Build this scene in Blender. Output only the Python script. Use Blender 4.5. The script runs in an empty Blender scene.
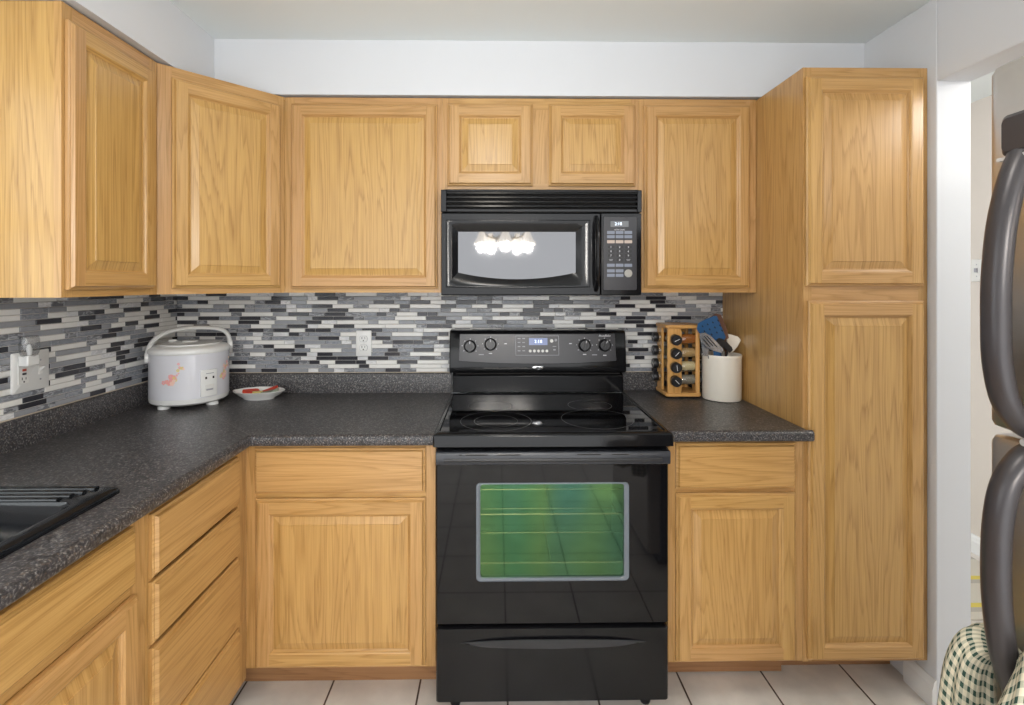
import bpy, bmesh, math, random
from mathutils import Vector, Matrix

random.seed(7)
PI = math.pi
scene = bpy.context.scene
COL = scene.collection

# ------------------------------------------------------------------ camera
YAW = .014
CAM_Y, CAM_Z = -2.28, 1.41
cam_data = bpy.data.cameras.new('camera')
cam = bpy.data.objects.new('camera', cam_data)
COL.objects.link(cam)
cam.location = (0, CAM_Y, CAM_Z)
cam.rotation_euler = (PI/2, 0, -YAW)
cam_data.sensor_width = 36
cam_data.lens = 500/1024*36
cam_data.shift_x = (512-504)/1024
cam_data.shift_y = -(352.5-283)/1024
cam_data.clip_start = .02
scene.camera = cam

# ------------------------------------------------------------------ light
world = bpy.data.worlds.new('world')
scene.world = world
world.use_nodes = True
bg = world.node_tree.nodes['Background']
bg.inputs['Color'].default_value = (.96, .98, 1, 1)
bg.inputs['Strength'].default_value = 2.5
scene.view_settings.view_transform = 'Standard'
scene.view_settings.look = 'None'
scene.view_settings.exposure = 0.14
scene.view_settings.gamma = 1
scene.view_settings.use_curve_mapping = False
CEIL_W, CHAND_W, WIN_W, HALL_FILL_W = 6.5, 7.8, 2.0, 11.0


win_l = bpy.data.lights.new('daylight', 'AREA')
win_l.shape = 'RECTANGLE'; win_l.size = .88; win_l.size_y = .96; win_l.energy = WIN_W; win_l.color = (.93, .97, 1)
win_o = bpy.data.objects.new('daylight', win_l); COL.objects.link(win_o)
win_o.location = (-1.60, -1.62, 1.60); win_o.rotation_euler = (0, -PI/2, 0)


def P(px, py, Y):
    """a point of the place seen at a given pixel, at depth plane Y"""
    a = (px-504)/500
    v = (a*math.cos(YAW)+math.sin(YAW), -a*math.sin(YAW)+math.cos(YAW), (283-py)/500)
    t = (Y-CAM_Y)/v[1]
    return Vector((v[0]*t, Y, CAM_Z+v[2]*t))


# ------------------------------------------------------------------ materials
def new_mat(name):
    m = bpy.data.materials.new(name)
    m.use_nodes = True
    nt = m.node_tree
    return m, nt, nt.nodes['Principled BSDF']


def plain(name, rgb, rough=.5, metal=0.0, spec=.5, coat=0.0, noise=0.0, nscale=30, bump=0.0, emit=0.0):
    m, nt, b = new_mat(name)
    b.inputs['Base Color'].default_value = (*rgb, 1)
    b.inputs['Roughness'].default_value = rough
    b.inputs['Metallic'].default_value = metal
    b.inputs['Specular IOR Level'].default_value = spec
    b.inputs['Coat Weight'].default_value = coat
    b.inputs['Coat Roughness'].default_value = .05
    if emit:
        b.inputs['Emission Color'].default_value = (*rgb, 1)
        b.inputs['Emission Strength'].default_value = emit
    tc = nt.nodes.new('ShaderNodeTexCoord')
    n = nt.nodes.new('ShaderNodeTexNoise')
    n.inputs['Scale'].default_value = nscale
    n.inputs['Detail'].default_value = 3
    nt.links.new(tc.outputs['Object'], n.inputs['Vector'])
    if noise:
        mx = nt.nodes.new('ShaderNodeMixRGB')
        mx.inputs[1].default_value = (*[c*(1-noise) for c in rgb], 1)
        mx.inputs[2].default_value = (*[min(1, c*(1+noise)) for c in rgb], 1)
        nt.links.new(n.outputs['Fac'], mx.inputs[0])
        nt.links.new(mx.outputs[0], b.inputs['Base Color'])
    if bump:
        bp = nt.nodes.new('ShaderNodeBump')
        bp.inputs['Strength'].default_value = bump
        bp.inputs['Distance'].default_value = .002
        nt.links.new(n.outputs['Fac'], bp.inputs['Height'])
        nt.links.new(bp.outputs[0], b.inputs['Normal'])
    return m


def ramp(nt, stops, interp='LINEAR'):
    r = nt.nodes.new('ShaderNodeValToRGB')
    r.color_ramp.interpolation = interp
    el = r.color_ramp.elements
    while len(el) < len(stops):
        el.new(.5)
    for e, (p, c) in zip(el, stops):
        e.position = p
        e.color = (*c, 1) if len(c) == 3 else c
    return r


def oak(name, light, dark, pink, rough=.34):
    m, nt, b = new_mat(name)
    N, L = nt.nodes.new, nt.links.new
    uv = N('ShaderNodeUVMap'); uv.uv_map = 'UVMap'
    tone = N('ShaderNodeAttribute'); tone.attribute_name = 'tone'

    def mapped(sx, sy):
        mp = N('ShaderNodeMapping')
        mp.inputs['Scale'].default_value = (sx, sy, 1)
        L(uv.outputs[0], mp.inputs[0])
        return mp

    def noise(vec, detail, dist=0, rough_=.5):
        n = N('ShaderNodeTexNoise')
        n.inputs['Scale'].default_value = 1
        n.inputs['Detail'].default_value = detail
        n.inputs['Roughness'].default_value = rough_
        n.inputs['Distortion'].default_value = dist
        L(vec.outputs[0], n.inputs['Vector'])
        return n

    def math_(op, a, bb=None):
        q = N('ShaderNodeMath'); q.operation = op
        for i, s in enumerate((a, bb)):
            if s is None: continue
            if isinstance(s, (int, float)): q.inputs[i].default_value = s
            else: L(s, q.inputs[i])
        return q
    big = noise(mapped(7.5, .55), 2, .3)                    # contour bands -> cathedral grain
    jit = noise(mapped(150, 3.5), 2)
    ring = math_('FRACT', math_('ADD', math_('MULTIPLY', big.outputs['Fac'], 19).outputs[0], math_('MULTIPLY', jit.outputs['Fac'], .9).outputs[0]).outputs[0])
    rr = ramp(nt, [(0, (1, 1, 1)), (.16, (.5, .5, .5)), (.42, (.10, .10, .10)), (.88, (.12, .12, .12)), (1, (1, 1, 1))])
    L(ring.outputs[0], rr.inputs[0])
    fine = noise(mapped(330, 5), 2)
    fr = ramp(nt, [(.36, (1, 1, 1)), (.56, (0, 0, 0))])
    L(fine.outputs['Fac'], fr.inputs[0])
    streak = noise(mapped(75, .9), 3)
    sr = ramp(nt, [(.32, (0, 0, 0)), (.7, (1, 1, 1))])
    L(streak.outputs['Fac'], sr.inputs[0])
    m0 = N('ShaderNodeMixRGB')                                # tone of the board
    m0.inputs[1].default_value = (*light, 1); m0.inputs[2].default_value = (*pink, 1)
    L(tone.outputs['Fac'], m0.inputs[0])
    dk = N('ShaderNodeMixRGB')
    dk.inputs[2].default_value = (*dark, 1)
    L(m0.outputs[0], dk.inputs[1])
    f1 = math_('MULTIPLY', rr.outputs[0], .50)
    f2 = math_('MULTIPLY', fr.outputs[0], .26)
    f3 = math_('MULTIPLY', sr.outputs[0], .26)
    s = math_('ADD', f1.outputs[0], math_('ADD', f2.outputs[0], f3.outputs[0]).outputs[0])
    s.use_clamp = True
    L(s.outputs[0], dk.inputs[0])
    L(dk.outputs[0], b.inputs['Base Color'])
    b.inputs['Roughness'].default_value = rough
    b.inputs['Coat Weight'].default_value = .25
    b.inputs['Coat Roughness'].default_value = .22
    bp = N('ShaderNodeBump'); bp.inputs['Strength'].default_value = .12; bp.inputs['Distance'].default_value = .001
    bp.invert = True
    L(s.outputs[0], bp.inputs['Height'])
    L(bp.outputs[0], b.inputs['Normal'])
    return m


OAK = oak('oak', (.60, .366, .116), (.33, .167, .040), (.555, .315, .128))
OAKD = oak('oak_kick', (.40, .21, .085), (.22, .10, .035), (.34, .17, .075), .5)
PINE = oak('pine_rack', (.72, .40, .13), (.48, .23, .06), (.66, .36, .12), .35)
WALL = plain('white_paint', (.665, .68, .705), .6, noise=.015, nscale=3, bump=.02)
CEILM = plain('ceiling_paint', (.79, .84, .845), .8, noise=.02, nscale=2)
BEIGE = plain('beige_paint', (.66, .60, .54), .7, noise=.02, nscale=2)
TRIM = plain('trim_white', (.80, .80, .79), .35)
BLACK = plain('black_enamel', (.007, .007, .008), .13, spec=.32)
BLKGLASS = plain('black_glass', (.005, .005, .006), .04, spec=.34)
BLKPL = plain('black_plastic', (.016, .016, .018), .32, noise=.2, nscale=200)
SLATE = plain('slate_enamel', (.028, .030, .036), .24)
CHARCOAL = plain('charcoal_panel', (.03, .029, .033), .28)
GREYPR = plain('grey_print', (.33, .33, .36), .5)
WHITEPR = plain('white_print', (.75, .75, .78), .5)
TANPR = plain('tan_print', (.50, .40, .34), .5)
BLUEPR = plain('blue_grey_print', (.20, .225, .28), .45)
CHROME = plain('chrome', (.78, .78, .79), .12, metal=1)
SATIN = plain('satin_metal', (.62, .62, .63), .45, metal=.6)
STEEL = plain('stainless', (.60, .57, .54), .30, metal=1, noise=.05, nscale=40)
BRONZE = plain('handle_grey', (.045, .040, .042), .30, metal=.25, noise=.12, nscale=12)
WHITEPL = plain('white_plastic', (.80, .80, .78), .22, coat=.3)
COOKERB = plain('cooker_body', (.70, .70, .745), .16, coat=.5, noise=.012, nscale=8)
IVORY = plain('ivory_plastic', (.72, .71, .68), .3)
CROCK = plain('cream_glaze', (.80, .75, .66), .14, coat=.5)
LCD = plain('display_blue', (.16, .20, .36), .3, emit=.35)
DIGIT = plain('display_digit', (.75, .85, 1.0), .3, emit=1.3)
DISPG = plain('display_grey', (.16, .17, .18), .3)
BURN = plain('burner_ring', (.10, .10, .10), .3)
RED = plain('red_print', (.60, .06, .03), .3)
REDSW = plain('red_button', (.45, .07, .04), .4)
YELLOW = plain('yellow_print', (.72, .60, .22), .4)
GREENP = plain('green_print', (.30, .34, .26), .4)
PINKP = plain('pink_print', (.82, .36, .34), .4)
PEACH = plain('peach_print', (.86, .58, .48), .4)
BLUE = plain('blue_nylon', (.018, .085, .21), .35, noise=.15, nscale=40)
BROWNW = plain('brown_wood', (.13, .055, .03), .5, noise=.3, nscale=40)
GROUTM = plain('grout', (.50, .48, .46), .8)
SEAM = plain('seam_line', (.20, .19, .185), .5)
CAULK = plain('caulk_bead', (.62, .53, .42), .5)
DARKGAP = plain('dark_gap', (.012, .010, .009), .8)
LAMPG = plain('lamp_glass', (1.0, .93, .82), .3, emit=3.0)
BULB = plain('bulb_glow', (1.0, .92, .80), .3, emit=5.0)
BRASS = plain('brass', (.55, .42, .22), .25, metal=1)
RACKM = plain('oven_rack', (.80, .62, .36), .25, metal=1)
CAVITY = plain('oven_enamel', (.05, .10, .07), .35, noise=.3, nscale=6)
GREYEDGE = plain('window_edge', (.13, .15, .175), .3)
SINKM = plain('black_sink', (.010, .011, .013), .12, spec=.5)

T_DARK = plain('tile_charcoal', (.035, .035, .042), .14, noise=.15, nscale=60)
T_WHITE = plain('tile_white', (.80, .79, .76), .22, noise=.06, nscale=30)
T_GREY = plain('tile_grey', (.30, .31, .33), .16, noise=.15, nscale=40)


def marble(name, base, vein, sc):
    m, nt, b = new_mat(name)
    N, L = nt.nodes.new, nt.links.new
    tc = N('ShaderNodeTexCoord')
    mp = N('ShaderNodeMapping'); mp.inputs['Scale'].default_value = (1, 1, 3)
    L(tc.outputs['Object'], mp.inputs[0])
    n = N('ShaderNodeTexNoise'); n.inputs['Scale'].default_value = sc; n.inputs['Detail'].default_value = 5
    n.inputs['Distortion'].default_value = 1.2
    L(mp.outputs[0], n.inputs['Vector'])
    r = ramp(nt, [(.30, base), (.47, [c*1.15 for c in base]), (.54, vein), (.62, base), (.8, [c*.8 for c in base])])
    L(n.outputs['Fac'], r.inputs[0])
    L(r.outputs[0], b.inputs['Base Color'])
    b.inputs['Roughness'].default_value = .25
    return m


T_MARB = marble('tile_marble_grey', (.15, .155, .17), (.42, .43, .45), 22)
T_PALE = marble('tile_marble_pale', (.60, .60, .61), (.80, .80, .80), 18)
T_SLATE = marble('tile_streaked_grey', (.21, .225, .255), (.34, .35, .37), 30)
TILES = [T_DARK, T_WHITE, T_GREY, T_MARB, T_PALE, T_SLATE]


def laminate():
    m, nt, b = new_mat('speckled_laminate')
    N, L = nt.nodes.new, nt.links.new
    tc = N('ShaderNodeTexCoord')
    def noise(sc, det):
        n = N('ShaderNodeTexNoise'); n.inputs['Scale'].default_value = sc; n.inputs['Detail'].default_value = det
        L(tc.outputs['Object'], n.inputs['Vector']); return n
    a = noise(210, 3); c = noise(150, 2); d = noise(95, 2)
    r1 = ramp(nt, [(.38, (.026, .025, .029)), (.52, (.060, .057, .062)), (.61, (.15, .145, .14)), (.72, (.34, .32, .30))])
    L(a.outputs['Fac'], r1.inputs[0])
    r2 = ramp(nt, [(.58, (0, 0, 0)), (.66, (1, 1, 1))])
    L(c.outputs['Fac'], r2.inputs[0])
    mx = N('ShaderNodeMixRGB'); mx.inputs[2].default_value = (.115, .082, .060, 1)
    mm = N('ShaderNodeMath'); mm.operation = 'MULTIPLY'; mm.inputs[1].default_value = .7
    L(r2.outputs[0], mm.inputs[0]); L(mm.outputs[0], mx.inputs[0]); L(r1.outputs[0], mx.inputs[1])
    r3 = ramp(nt, [(.40, (1, 1, 1)), (.47, (0, 0, 0))])
    L(d.outputs['Fac'], r3.inputs[0])
    mx2 = N('ShaderNodeMixRGB'); mx2.inputs[2].default_value = (.010, .010, .012, 1)
    m3 = N('ShaderNodeMath'); m3.operation = 'MULTIPLY'; m3.inputs[1].default_value = .6
    L(r3.outputs[0], m3.inputs[0]); L(m3.outputs[0], mx2.inputs[0]); L(mx.outputs[0], mx2.inputs[1])
    L(mx2.outputs[0], b.inputs['Base Color'])
    b.inputs['Roughness'].default_value = .36
    return m


LAM = laminate()


def floor_mat():
    m, nt, b = new_mat('ceramic_floor')
    N, L = nt.nodes.new, nt.links.new
    tc = N('ShaderNodeTexCoord')
    mp = N('ShaderNodeMapping'); mp.inputs['Location'].default_value = (.572+.006, .10, 0)
    L(tc.outputs['Object'], mp.inputs[0])
    br = N('ShaderNodeTexBrick')
    br.offset = 0; br.squash = 1
    br.inputs['Scale'].default_value = 1
    br.inputs['Brick Width'].default_value = .307
    br.inputs['Row Height'].default_value = .307
    br.inputs['Mortar Size'].default_value = .0035
    br.inputs['Mortar Smooth'].default_value = .2
    br.inputs['Bias'].default_value = 0
    br.inputs['Color1'].default_value = (.76, .72, .665, 1)
    br.inputs['Color2'].default_value = (.79, .75, .695, 1)
    br.inputs['Mortar'].default_value = (.07, .045, .03, 1)
    L(mp.outputs[0], br.inputs['Vector'])
    n = N('ShaderNodeTexNoise'); n.inputs['Scale'].default_value = 7; n.inputs['Detail'].default_value = 5
    L(tc.outputs['Object'], n.inputs['Vector'])
    r = ramp(nt, [(.3, (.80, .79, .78)), (.7, (1.08, 1.07, 1.06))])
    L(n.outputs['Fac'], r.inputs[0])
    mu = N('ShaderNodeMixRGB'); mu.blend_type = 'MULTIPLY'; mu.inputs[0].default_value = 1
    L(br.outputs['Color'], mu.inputs[1]); L(r.outputs[0], mu.inputs[2])
    L(mu.outputs[0], b.inputs['Base Color'])
    b.inputs['Roughness'].default_value = .38
    bp = N('ShaderNodeBump'); bp.inputs['Strength'].default_value = .5; bp.inputs['Distance'].default_value = .003
    bp.invert = True
    L(br.outputs['Fac'], bp.inputs['Height']); L(bp.outputs[0], b.inputs['Normal'])
    return m


def coated_glass():
    """heat-reflecting green-coated oven pane: part mirror, part clear"""
    m, nt, b = new_mat('green_coated_glass')
    N, L = nt.nodes.new, nt.links.new
    out = nt.nodes['Material Output']
    tc = N('ShaderNodeTexCoord')
    mp = N('ShaderNodeMapping'); mp.inputs['Scale'].default_value = (1, 1, .35); mp.inputs['Rotation'].default_value = (0, .25, 0)
    L(tc.outputs['Object'], mp.inputs[0])
    n = N('ShaderNodeTexNoise'); n.inputs['Scale'].default_value = 4; n.inputs['Detail'].default_value = 1
    L(mp.outputs[0], n.inputs['Vector'])
    r = ramp(nt, [(.28, (.09, .23, .19)), (.44, (.085, .235, .115)), (.58, (.13, .26, .10)), (.74, (.07, .195, .15))])
    L(n.outputs['Fac'], r.inputs[0])
    g = N('ShaderNodeBsdfGlossy'); g.inputs['Roughness'].default_value = .05
    L(r.outputs[0], g.inputs['Color'])
    t = N('ShaderNodeBsdfTransparent'); t.inputs['Color'].default_value = (.60, .66, .56, 1)
    mx = N('ShaderNodeMixShader'); mx.inputs[0].default_value = .62
    L(t.outputs[0], mx.inputs[1]); L(g.outputs[0], mx.inputs[2])
    L(mx.outputs[0], out.inputs['Surface'])
    return m


def clear_glass(name, tint=(.92, .95, .94), fac=.12, rough=.03):
    m, nt, b = new_mat(name)
    N, L = nt.nodes.new, nt.links.new
    out = nt.nodes['Material Output']
    t = N('ShaderNodeBsdfTransparent'); t.inputs['Color'].default_value = (*tint, 1)
    g = N('ShaderNodeBsdfGlossy'); g.inputs['Roughness'].default_value = rough
    mx = N('ShaderNodeMixShader'); mx.inputs[0].default_value = fac
    L(t.outputs[0], mx.inputs[1]); L(g.outputs[0], mx.inputs[2])
    L(mx.outputs[0], out.inputs['Surface'])
    return m


def check_cloth():
    m, nt, b = new_mat('checked_towel')
    N, L = nt.nodes.new, nt.links.new
    uv = N('ShaderNodeUVMap'); uv.uv_map = 'UVMap'
    def stripes(axis):
        sep = N('ShaderNodeSeparateXYZ'); L(uv.outputs[0], sep.inputs[0])
        a = N('ShaderNodeMath'); a.operation = 'MULTIPLY'; a.inputs[1].default_value = 1/.0165
        L(sep.outputs[axis], a.inputs[0])
        f = N('ShaderNodeMath'); f.operation = 'FRACT'; L(a.outputs[0], f.inputs[0])
        g = N('ShaderNodeMath'); g.operation = 'GREATER_THAN'; g.inputs[1].default_value = .54; L(f.outputs[0], g.inputs[0])
        return g
    sx, sy = stripes('X'), stripes('Y')
    ad = N('ShaderNodeMath'); ad.operation = 'ADD'; L(sx.outputs[0], ad.inputs[0]); L(sy.outputs[0], ad.inputs[1])
    hv = N('ShaderNodeMath'); hv.operation = 'MULTIPLY'; hv.inputs[1].default_value = .5; L(ad.outputs[0], hv.inputs[0])
    r = ramp(nt, [(0, (.62, .56, .42)), (.34, (.40, .39, .30)), (.75, (.035, .07, .055))], 'CONSTANT')
    L(hv.outputs[0], r.inputs[0])
    n = N('ShaderNodeTexNoise'); n.inputs['Scale'].default_value = 500
    L(uv.outputs[0], n.inputs['Vector'])
    L(r.outputs[0], b.inputs['Base Color'])
    b.inputs['Roughness'].default_value = .95
    b.inputs['Specular IOR Level'].default_value = .1
    bp = N('ShaderNodeBump'); bp.inputs['Strength'].default_value = .5; bp.inputs['Distance'].default_value = .002
    L(n.outputs['Fac'], bp.inputs['Height']); L(bp.outputs[0], b.inputs['Normal'])
    return m


def striped_rug():
    m, nt, b = new_mat('rug_weave')
    N, L = nt.nodes.new, nt.links.new
    tc = N('ShaderNodeTexCoord')
    sep = N('ShaderNodeSeparateXYZ'); L(tc.outputs['Object'], sep.inputs[0])
    f = N('ShaderNodeMath'); f.operation = 'MULTIPLY'; f.inputs[1].default_value = 5.0; L(sep.outputs['Y'], f.inputs[0])
    g = N('ShaderNodeMath'); g.operation = 'FRACT'; L(f.outputs[0], g.inputs[0])
    r = ramp(nt, [(0, (.62, .58, .50)), (.45, (.45, .42, .37)), (.60, (.70, .58, .12)), (.75, (.62, .58, .50))], 'CONSTANT')
    L(g.outputs[0], r.inputs[0])
    L(r.outputs[0], b.inputs['Base Color'])
    b.inputs['Roughness'].default_value = .95
    return m


MWGLASS = plain('mirrored_screen', (.15, .15, .155), .035, metal=.92, noise=.04, nscale=5)
OVENGLASS = coated_glass()
JARGLASS = clear_glass('jar_glass', (.90, .92, .90), .10)
NIGHTG = clear_glass('frosted_shade', (.88, .89, .90), .16, .45)
TOWEL = check_cloth()
RUG = striped_rug()
FLOORM = floor_mat()


# ------------------------------------------------------------------ mesh helper
class MB:
    def __init__(self):
        self.v = []; self.f = []; self.uv = []; self.t = []; self.mi = []

    def face(self, pts, g='z', tone=.5, mi=0, off=(0, 0), uvs=None):
        pts = [Vector(p) for p in pts]
        i0 = len(self.v)
        self.v += pts
        self.f.append(list(range(i0, i0+len(pts))))
        if uvs is None:
            n = Vector((0, 0, 0))
            for a in range(len(pts)):
                p, q = pts[a], pts[(a+1) % len(pts)]
                n += p.cross(q)
            ax = {'x': Vector((1, 0, 0)), 'y': Vector((0, 1, 0)), 'z': Vector((0, 0, 1))}[g]
            t = n.normalized().cross(ax) if n.length > 0 else Vector((1, 0, 0))
            if t.length < .3:
                t = Vector((1, 0, 0)) if g != 'x' else Vector((0, 1, 0))
                ax = Vector((0, 1, 0)) if g == 'z' else Vector((0, 0, 1))
            t.normalize()
            uvs = [(p.dot(t)+off[0], p.dot(ax)+off[1]) for p in pts]
        self.uv.append(uvs); self.t.append(tone); self.mi.append(mi)

    def box(self, x0, x1, y0, y1, z0, z1, g='z', tone=None, mi=0):
        tone = random.random() if tone is None else tone
        o = (random.uniform(0, 40), random.uniform(0, 40))
        c = [(x, y, z) for z in (z0, z1) for y in (y0, y1) for x in (x0, x1)]
        for q in ((0, 2, 3, 1), (4, 5, 7, 6), (0, 1, 5, 4), (2, 6, 7, 3), (0, 4, 6, 2), (1, 3, 7, 5)):
            self.face([c[k] for k in q], g, tone, mi, o)
        return self

    def prism(self, poly, d, g='z', tone=None, mi=0):
        """poly: loop of 3D points, extruded by vector d"""
        tone = random.random() if tone is None else tone
        o = (random.uniform(0, 40), random.uniform(0, 40))
        a = [Vector(p) for p in poly]; d = Vector(d)
        n = Vector((0, 0, 0))
        for i in range(len(a)):
            n += a[i].cross(a[(i+1) % len(a)])
        if n.dot(d) > 0: a = a[::-1]
        b = [p+d for p in a]
        self.face(a, g, tone, mi, o)
        self.face(b[::-1], g, tone, mi, o)
        for i in range(len(a)):
            j = (i+1) % len(a)
            self.face([a[j], a[i], b[i], b[j]], g, tone, mi, o)
        return self

    def loft(self, loops, closed=True, mi=0, g='z', tone=.5, cap0=False, cap1=False, ring=False):
        o = (random.uniform(0, 40), random.uniform(0, 40))
        n = len(loops[0])
        pairs = list(zip(loops, loops[1:])) + ([(loops[-1], loops[0])] if ring else [])
        for A, B in pairs:
            for i in range(n if closed else n-1):
                j = (i+1) % n
                self.face([A[i], A[j], B[j], B[i]], g, tone, mi, o)
        if cap0: self.face(list(loops[0])[::-1], g, tone, mi, o)
        if cap1: self.face(loops[-1], g, tone, mi, o)
        return self

    def lathe(self, prof, seg=32, c=(0, 0, 0), axis='z', mi=0, cap0=True, cap1=True):
        loops = []
        for r, h in prof:
            L = []
            for k in range(seg):
                a = 2*PI*k/seg
                u, w = r*math.cos(a), r*math.sin(a)
                p = {'z': (u, w, h), 'y': (u, -h, w), 'x': (h, u, w)}[axis]
                L.append(Vector(c)+Vector(p))
            loops.append(L)
        return self.loft(loops, mi=mi, cap0=cap0 and prof[0][0] > 1e-5, cap1=cap1 and prof[-1][0] > 1e-5)

    def tube(self, path, r, seg=10, mi=0, flat=None, ref=None, tone=.5):
        """round tube (or flat = (a, b) elliptical section) along a path; r may be a list"""
        path = [Vector(p) for p in path]
        loops = []
        up0 = Vector(ref) if ref else Vector((0, 0, 1))
        for i, p in enumerate(path):
            t = (path[min(i+1, len(path)-1)]-path[max(i-1, 0)]).normalized()
            s = t.cross(up0)
            if s.length < .05: s = t.cross(Vector((0, 1, 0)))
            s.normalize(); u = s.cross(t).normalized()
            rr = r[i] if isinstance(r, (list, tuple)) else r
            a, b = (flat[0], flat[1]) if flat else (rr, rr)
            if flat and isinstance(r, (list, tuple)): a, b = a*r[i], b*r[i]
            loops.append([p+s*(a*math.cos(2*PI*k/seg))+u*(b*math.sin(2*PI*k/seg)) for k in range(seg)])
        return self.loft(loops, mi=mi, cap0=True, cap1=True, tone=tone)

    def xform(self, M):
        self.v = [M @ p for p in self.v]
        return self

    def build(self, name, mats, parent=None, bev=0, smooth=True, ang=38, loc=None, rz=0, label=None, seg=2):
        me = bpy.data.meshes.new(name)
        me.from_pydata([tuple(p) for p in self.v], [], self.f)
        uvl = me.uv_layers.new(name='UVMap')
        k = 0
        for uvs in self.uv:
            for q in uvs:
                uvl.data[k].uv = q; k += 1
        at = me.attributes.new('tone', 'FLOAT', 'FACE')
        for i, t in enumerate(self.t): at.data[i].value = t
        for i, p in enumerate(me.polygons): p.material_index = self.mi[i]
        bm = bmesh.new(); bm.from_mesh(me)
        bmesh.ops.remove_doubles(bm, verts=bm.verts, dist=2e-5)
        bmesh.ops.dissolve_degenerate(bm, dist=1e-6, edges=bm.edges)
        bmesh.ops.recalc_face_normals(bm, faces=bm.faces)
        for f in bm.faces: f.smooth = smooth
        for e in bm.edges:
            if len(e.link_faces) == 2 and e.calc_face_angle(0) > math.radians(ang): e.smooth = False
        bm.to_mesh(me); bm.free()
        for m in (mats if isinstance(mats, (list, tuple)) else [mats]): me.materials.append(m)
        o = bpy.data.objects.new(name, me)
        COL.objects.link(o)
        if parent: o.parent = parent
        if loc: o.location = loc
        o.rotation_euler.z = rz
        if bev:
            md = o.modifiers.new('bevel', 'BEVEL'); md.width = bev; md.segments = seg
            md.limit_method = 'ANGLE'; md.angle_limit = math.radians(40)
        if label: o['label'] = label
        return o


def tag(o, label, cat, group=None):
    o['label'] = label; o['category'] = cat
    if group: o['group'] = group
    return o


def empty(name, loc, label, cat, group=None, rz=0):
    o = bpy.data.objects.new(name, None)
    o.empty_display_size = .05
    COL.objects.link(o)
    o.location = loc; o.rotation_euler.z = rz
    return tag(o, label, cat, group)


def struct(o):
    o['kind'] = 'structure'; return o


def text(name, s, size, mat, parent, loc, rot=(PI/2, 0, 0), shear=0.0, ext=.0002):
    cu = bpy.data.curves.new('t', 'FONT')
    cu.body = s; cu.size = size; cu.align_x = 'CENTER'; cu.align_y = 'CENTER'; cu.shear = shear; cu.extrude = ext
    cu.resolution_u = 2
    tmp = bpy.data.objects.new('t', cu); COL.objects.link(tmp)
    dg = bpy.context.evaluated_depsgraph_get()
    me = bpy.data.meshes.new_from_object(tmp.evaluated_get(dg))
    bpy.data.objects.remove(tmp)
    me.materials.clear(); me.materials.append(mat)
    o = bpy.data.objects.new(name, me); COL.objects.link(o)
    o.parent = parent; o.location = loc; o.rotation_euler = rot
    return o


# ------------------------------------------------------------------ the room
X_L = -1.45            # left wall face
CEIL = 2.36
SX, SY = -1.10, -.318  # soffit faces
COLX0, COLX1 = 1.456, 1.572
NEAR = -3.40

struct(MB().box(-1.6, 4.0, NEAR, 2.2, -.06, 0).build('floor', FLOORM, smooth=False))
struct(MB().box(-1.6, 4.0, NEAR, 2.2, CEIL, CEIL+.06).build('ceiling', CEILM, smooth=False))
wl = MB()
WY0, WY1, WZA, WZB = -2.06, -1.18, 1.12, 2.08
wl.box(-1.57, X_L, WY1, .12, 0, CEIL); wl.box(-1.57, X_L, NEAR, WY0, 0, CEIL)
wl.box(-1.57, X_L, WY0, WY1, 0, WZA); wl.box(-1.57, X_L, WY0, WY1, WZB, CEIL)
struct(wl.build('wall_left', WALL, smooth=False))
wn = MB()
for a in ((WY0, WY0+.04), (WY1-.04, WY1)): wn.box(-1.55, -1.49, a[0], a[1], WZA, WZB)
for a in ((WZA, WZA+.04), (WZB-.04, WZB), ((WZA+WZB)/2-.02, (WZA+WZB)/2+.02)): wn.box(-1.549, -1.491, WY0+.04, WY1-.04, a[0], a[1])
win = struct(wn.build('window_1', TRIM, smooth=False, bev=.003))
MB().box(-1.524, -1.520, WY0+.04, WY1-.04, WZA+.04, WZB-.04).build('pane', clear_glass('window_pane', (.96, .98, .98), .06), win, smooth=False)
struct(MB().box(X_L, COLX1, 0, .12, 0, CEIL).build('wall_back', WALL, smooth=False))
so = MB()
so.box(X_L, COLX0, SY, 0, 2.146, CEIL)
so.box(X_L, SX, NEAR+1.2, SY, 2.146, CEIL)
struct(so.build('wall_soffit', WALL, smooth=False))
# end of the wall beside the pantry, header over the opening, wall behind the fridge
struct(MB().box(COLX0, COLX1, -.645, 0, 0, CEIL).build('wall_end', WALL, smooth=False, bev=.004))
struct(MB().box(COLX0, COLX1, -1.5, -.645, 2.078, CEIL).build('wall_header', WALL, smooth=False, bev=.004))
struct(MB().box(COLX0, COLX1, -2.3, -1.5, 0, CEIL).build('wall_right', WALL, smooth=False))
struct(MB().box(COLX1, 2.5, 1.0, 1.12, 0, CEIL).build('wall_far', BEIGE, smooth=False))
struct(MB().box(2.5, 2.62, NEAR, 1.12, 0, CEIL).build('wall_side', BEIGE, smooth=False))


def baseboard(n, path_len, loc, rz):
    prof = [(0, 0), (-.014, 0), (-.014, .062), (-.011, .070), (-.009, .082), (-.004, .092), (0, .094)]
    mb = MB().prism([(0, y, z) for y, z in prof], (path_len, 0, 0), g='x')
    struct(mb.build('baseboard_'+n, TRIM, loc=loc, rz=rz, smooth=False))


baseboard('end', .12, (COLX0-.001, -.5255, 0), -PI/2)
baseboard('side', 5.2, (2.499, 1.0, 0), -PI/2)
baseboard('far', .92, (COLX1, .999, 0), 0)


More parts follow.
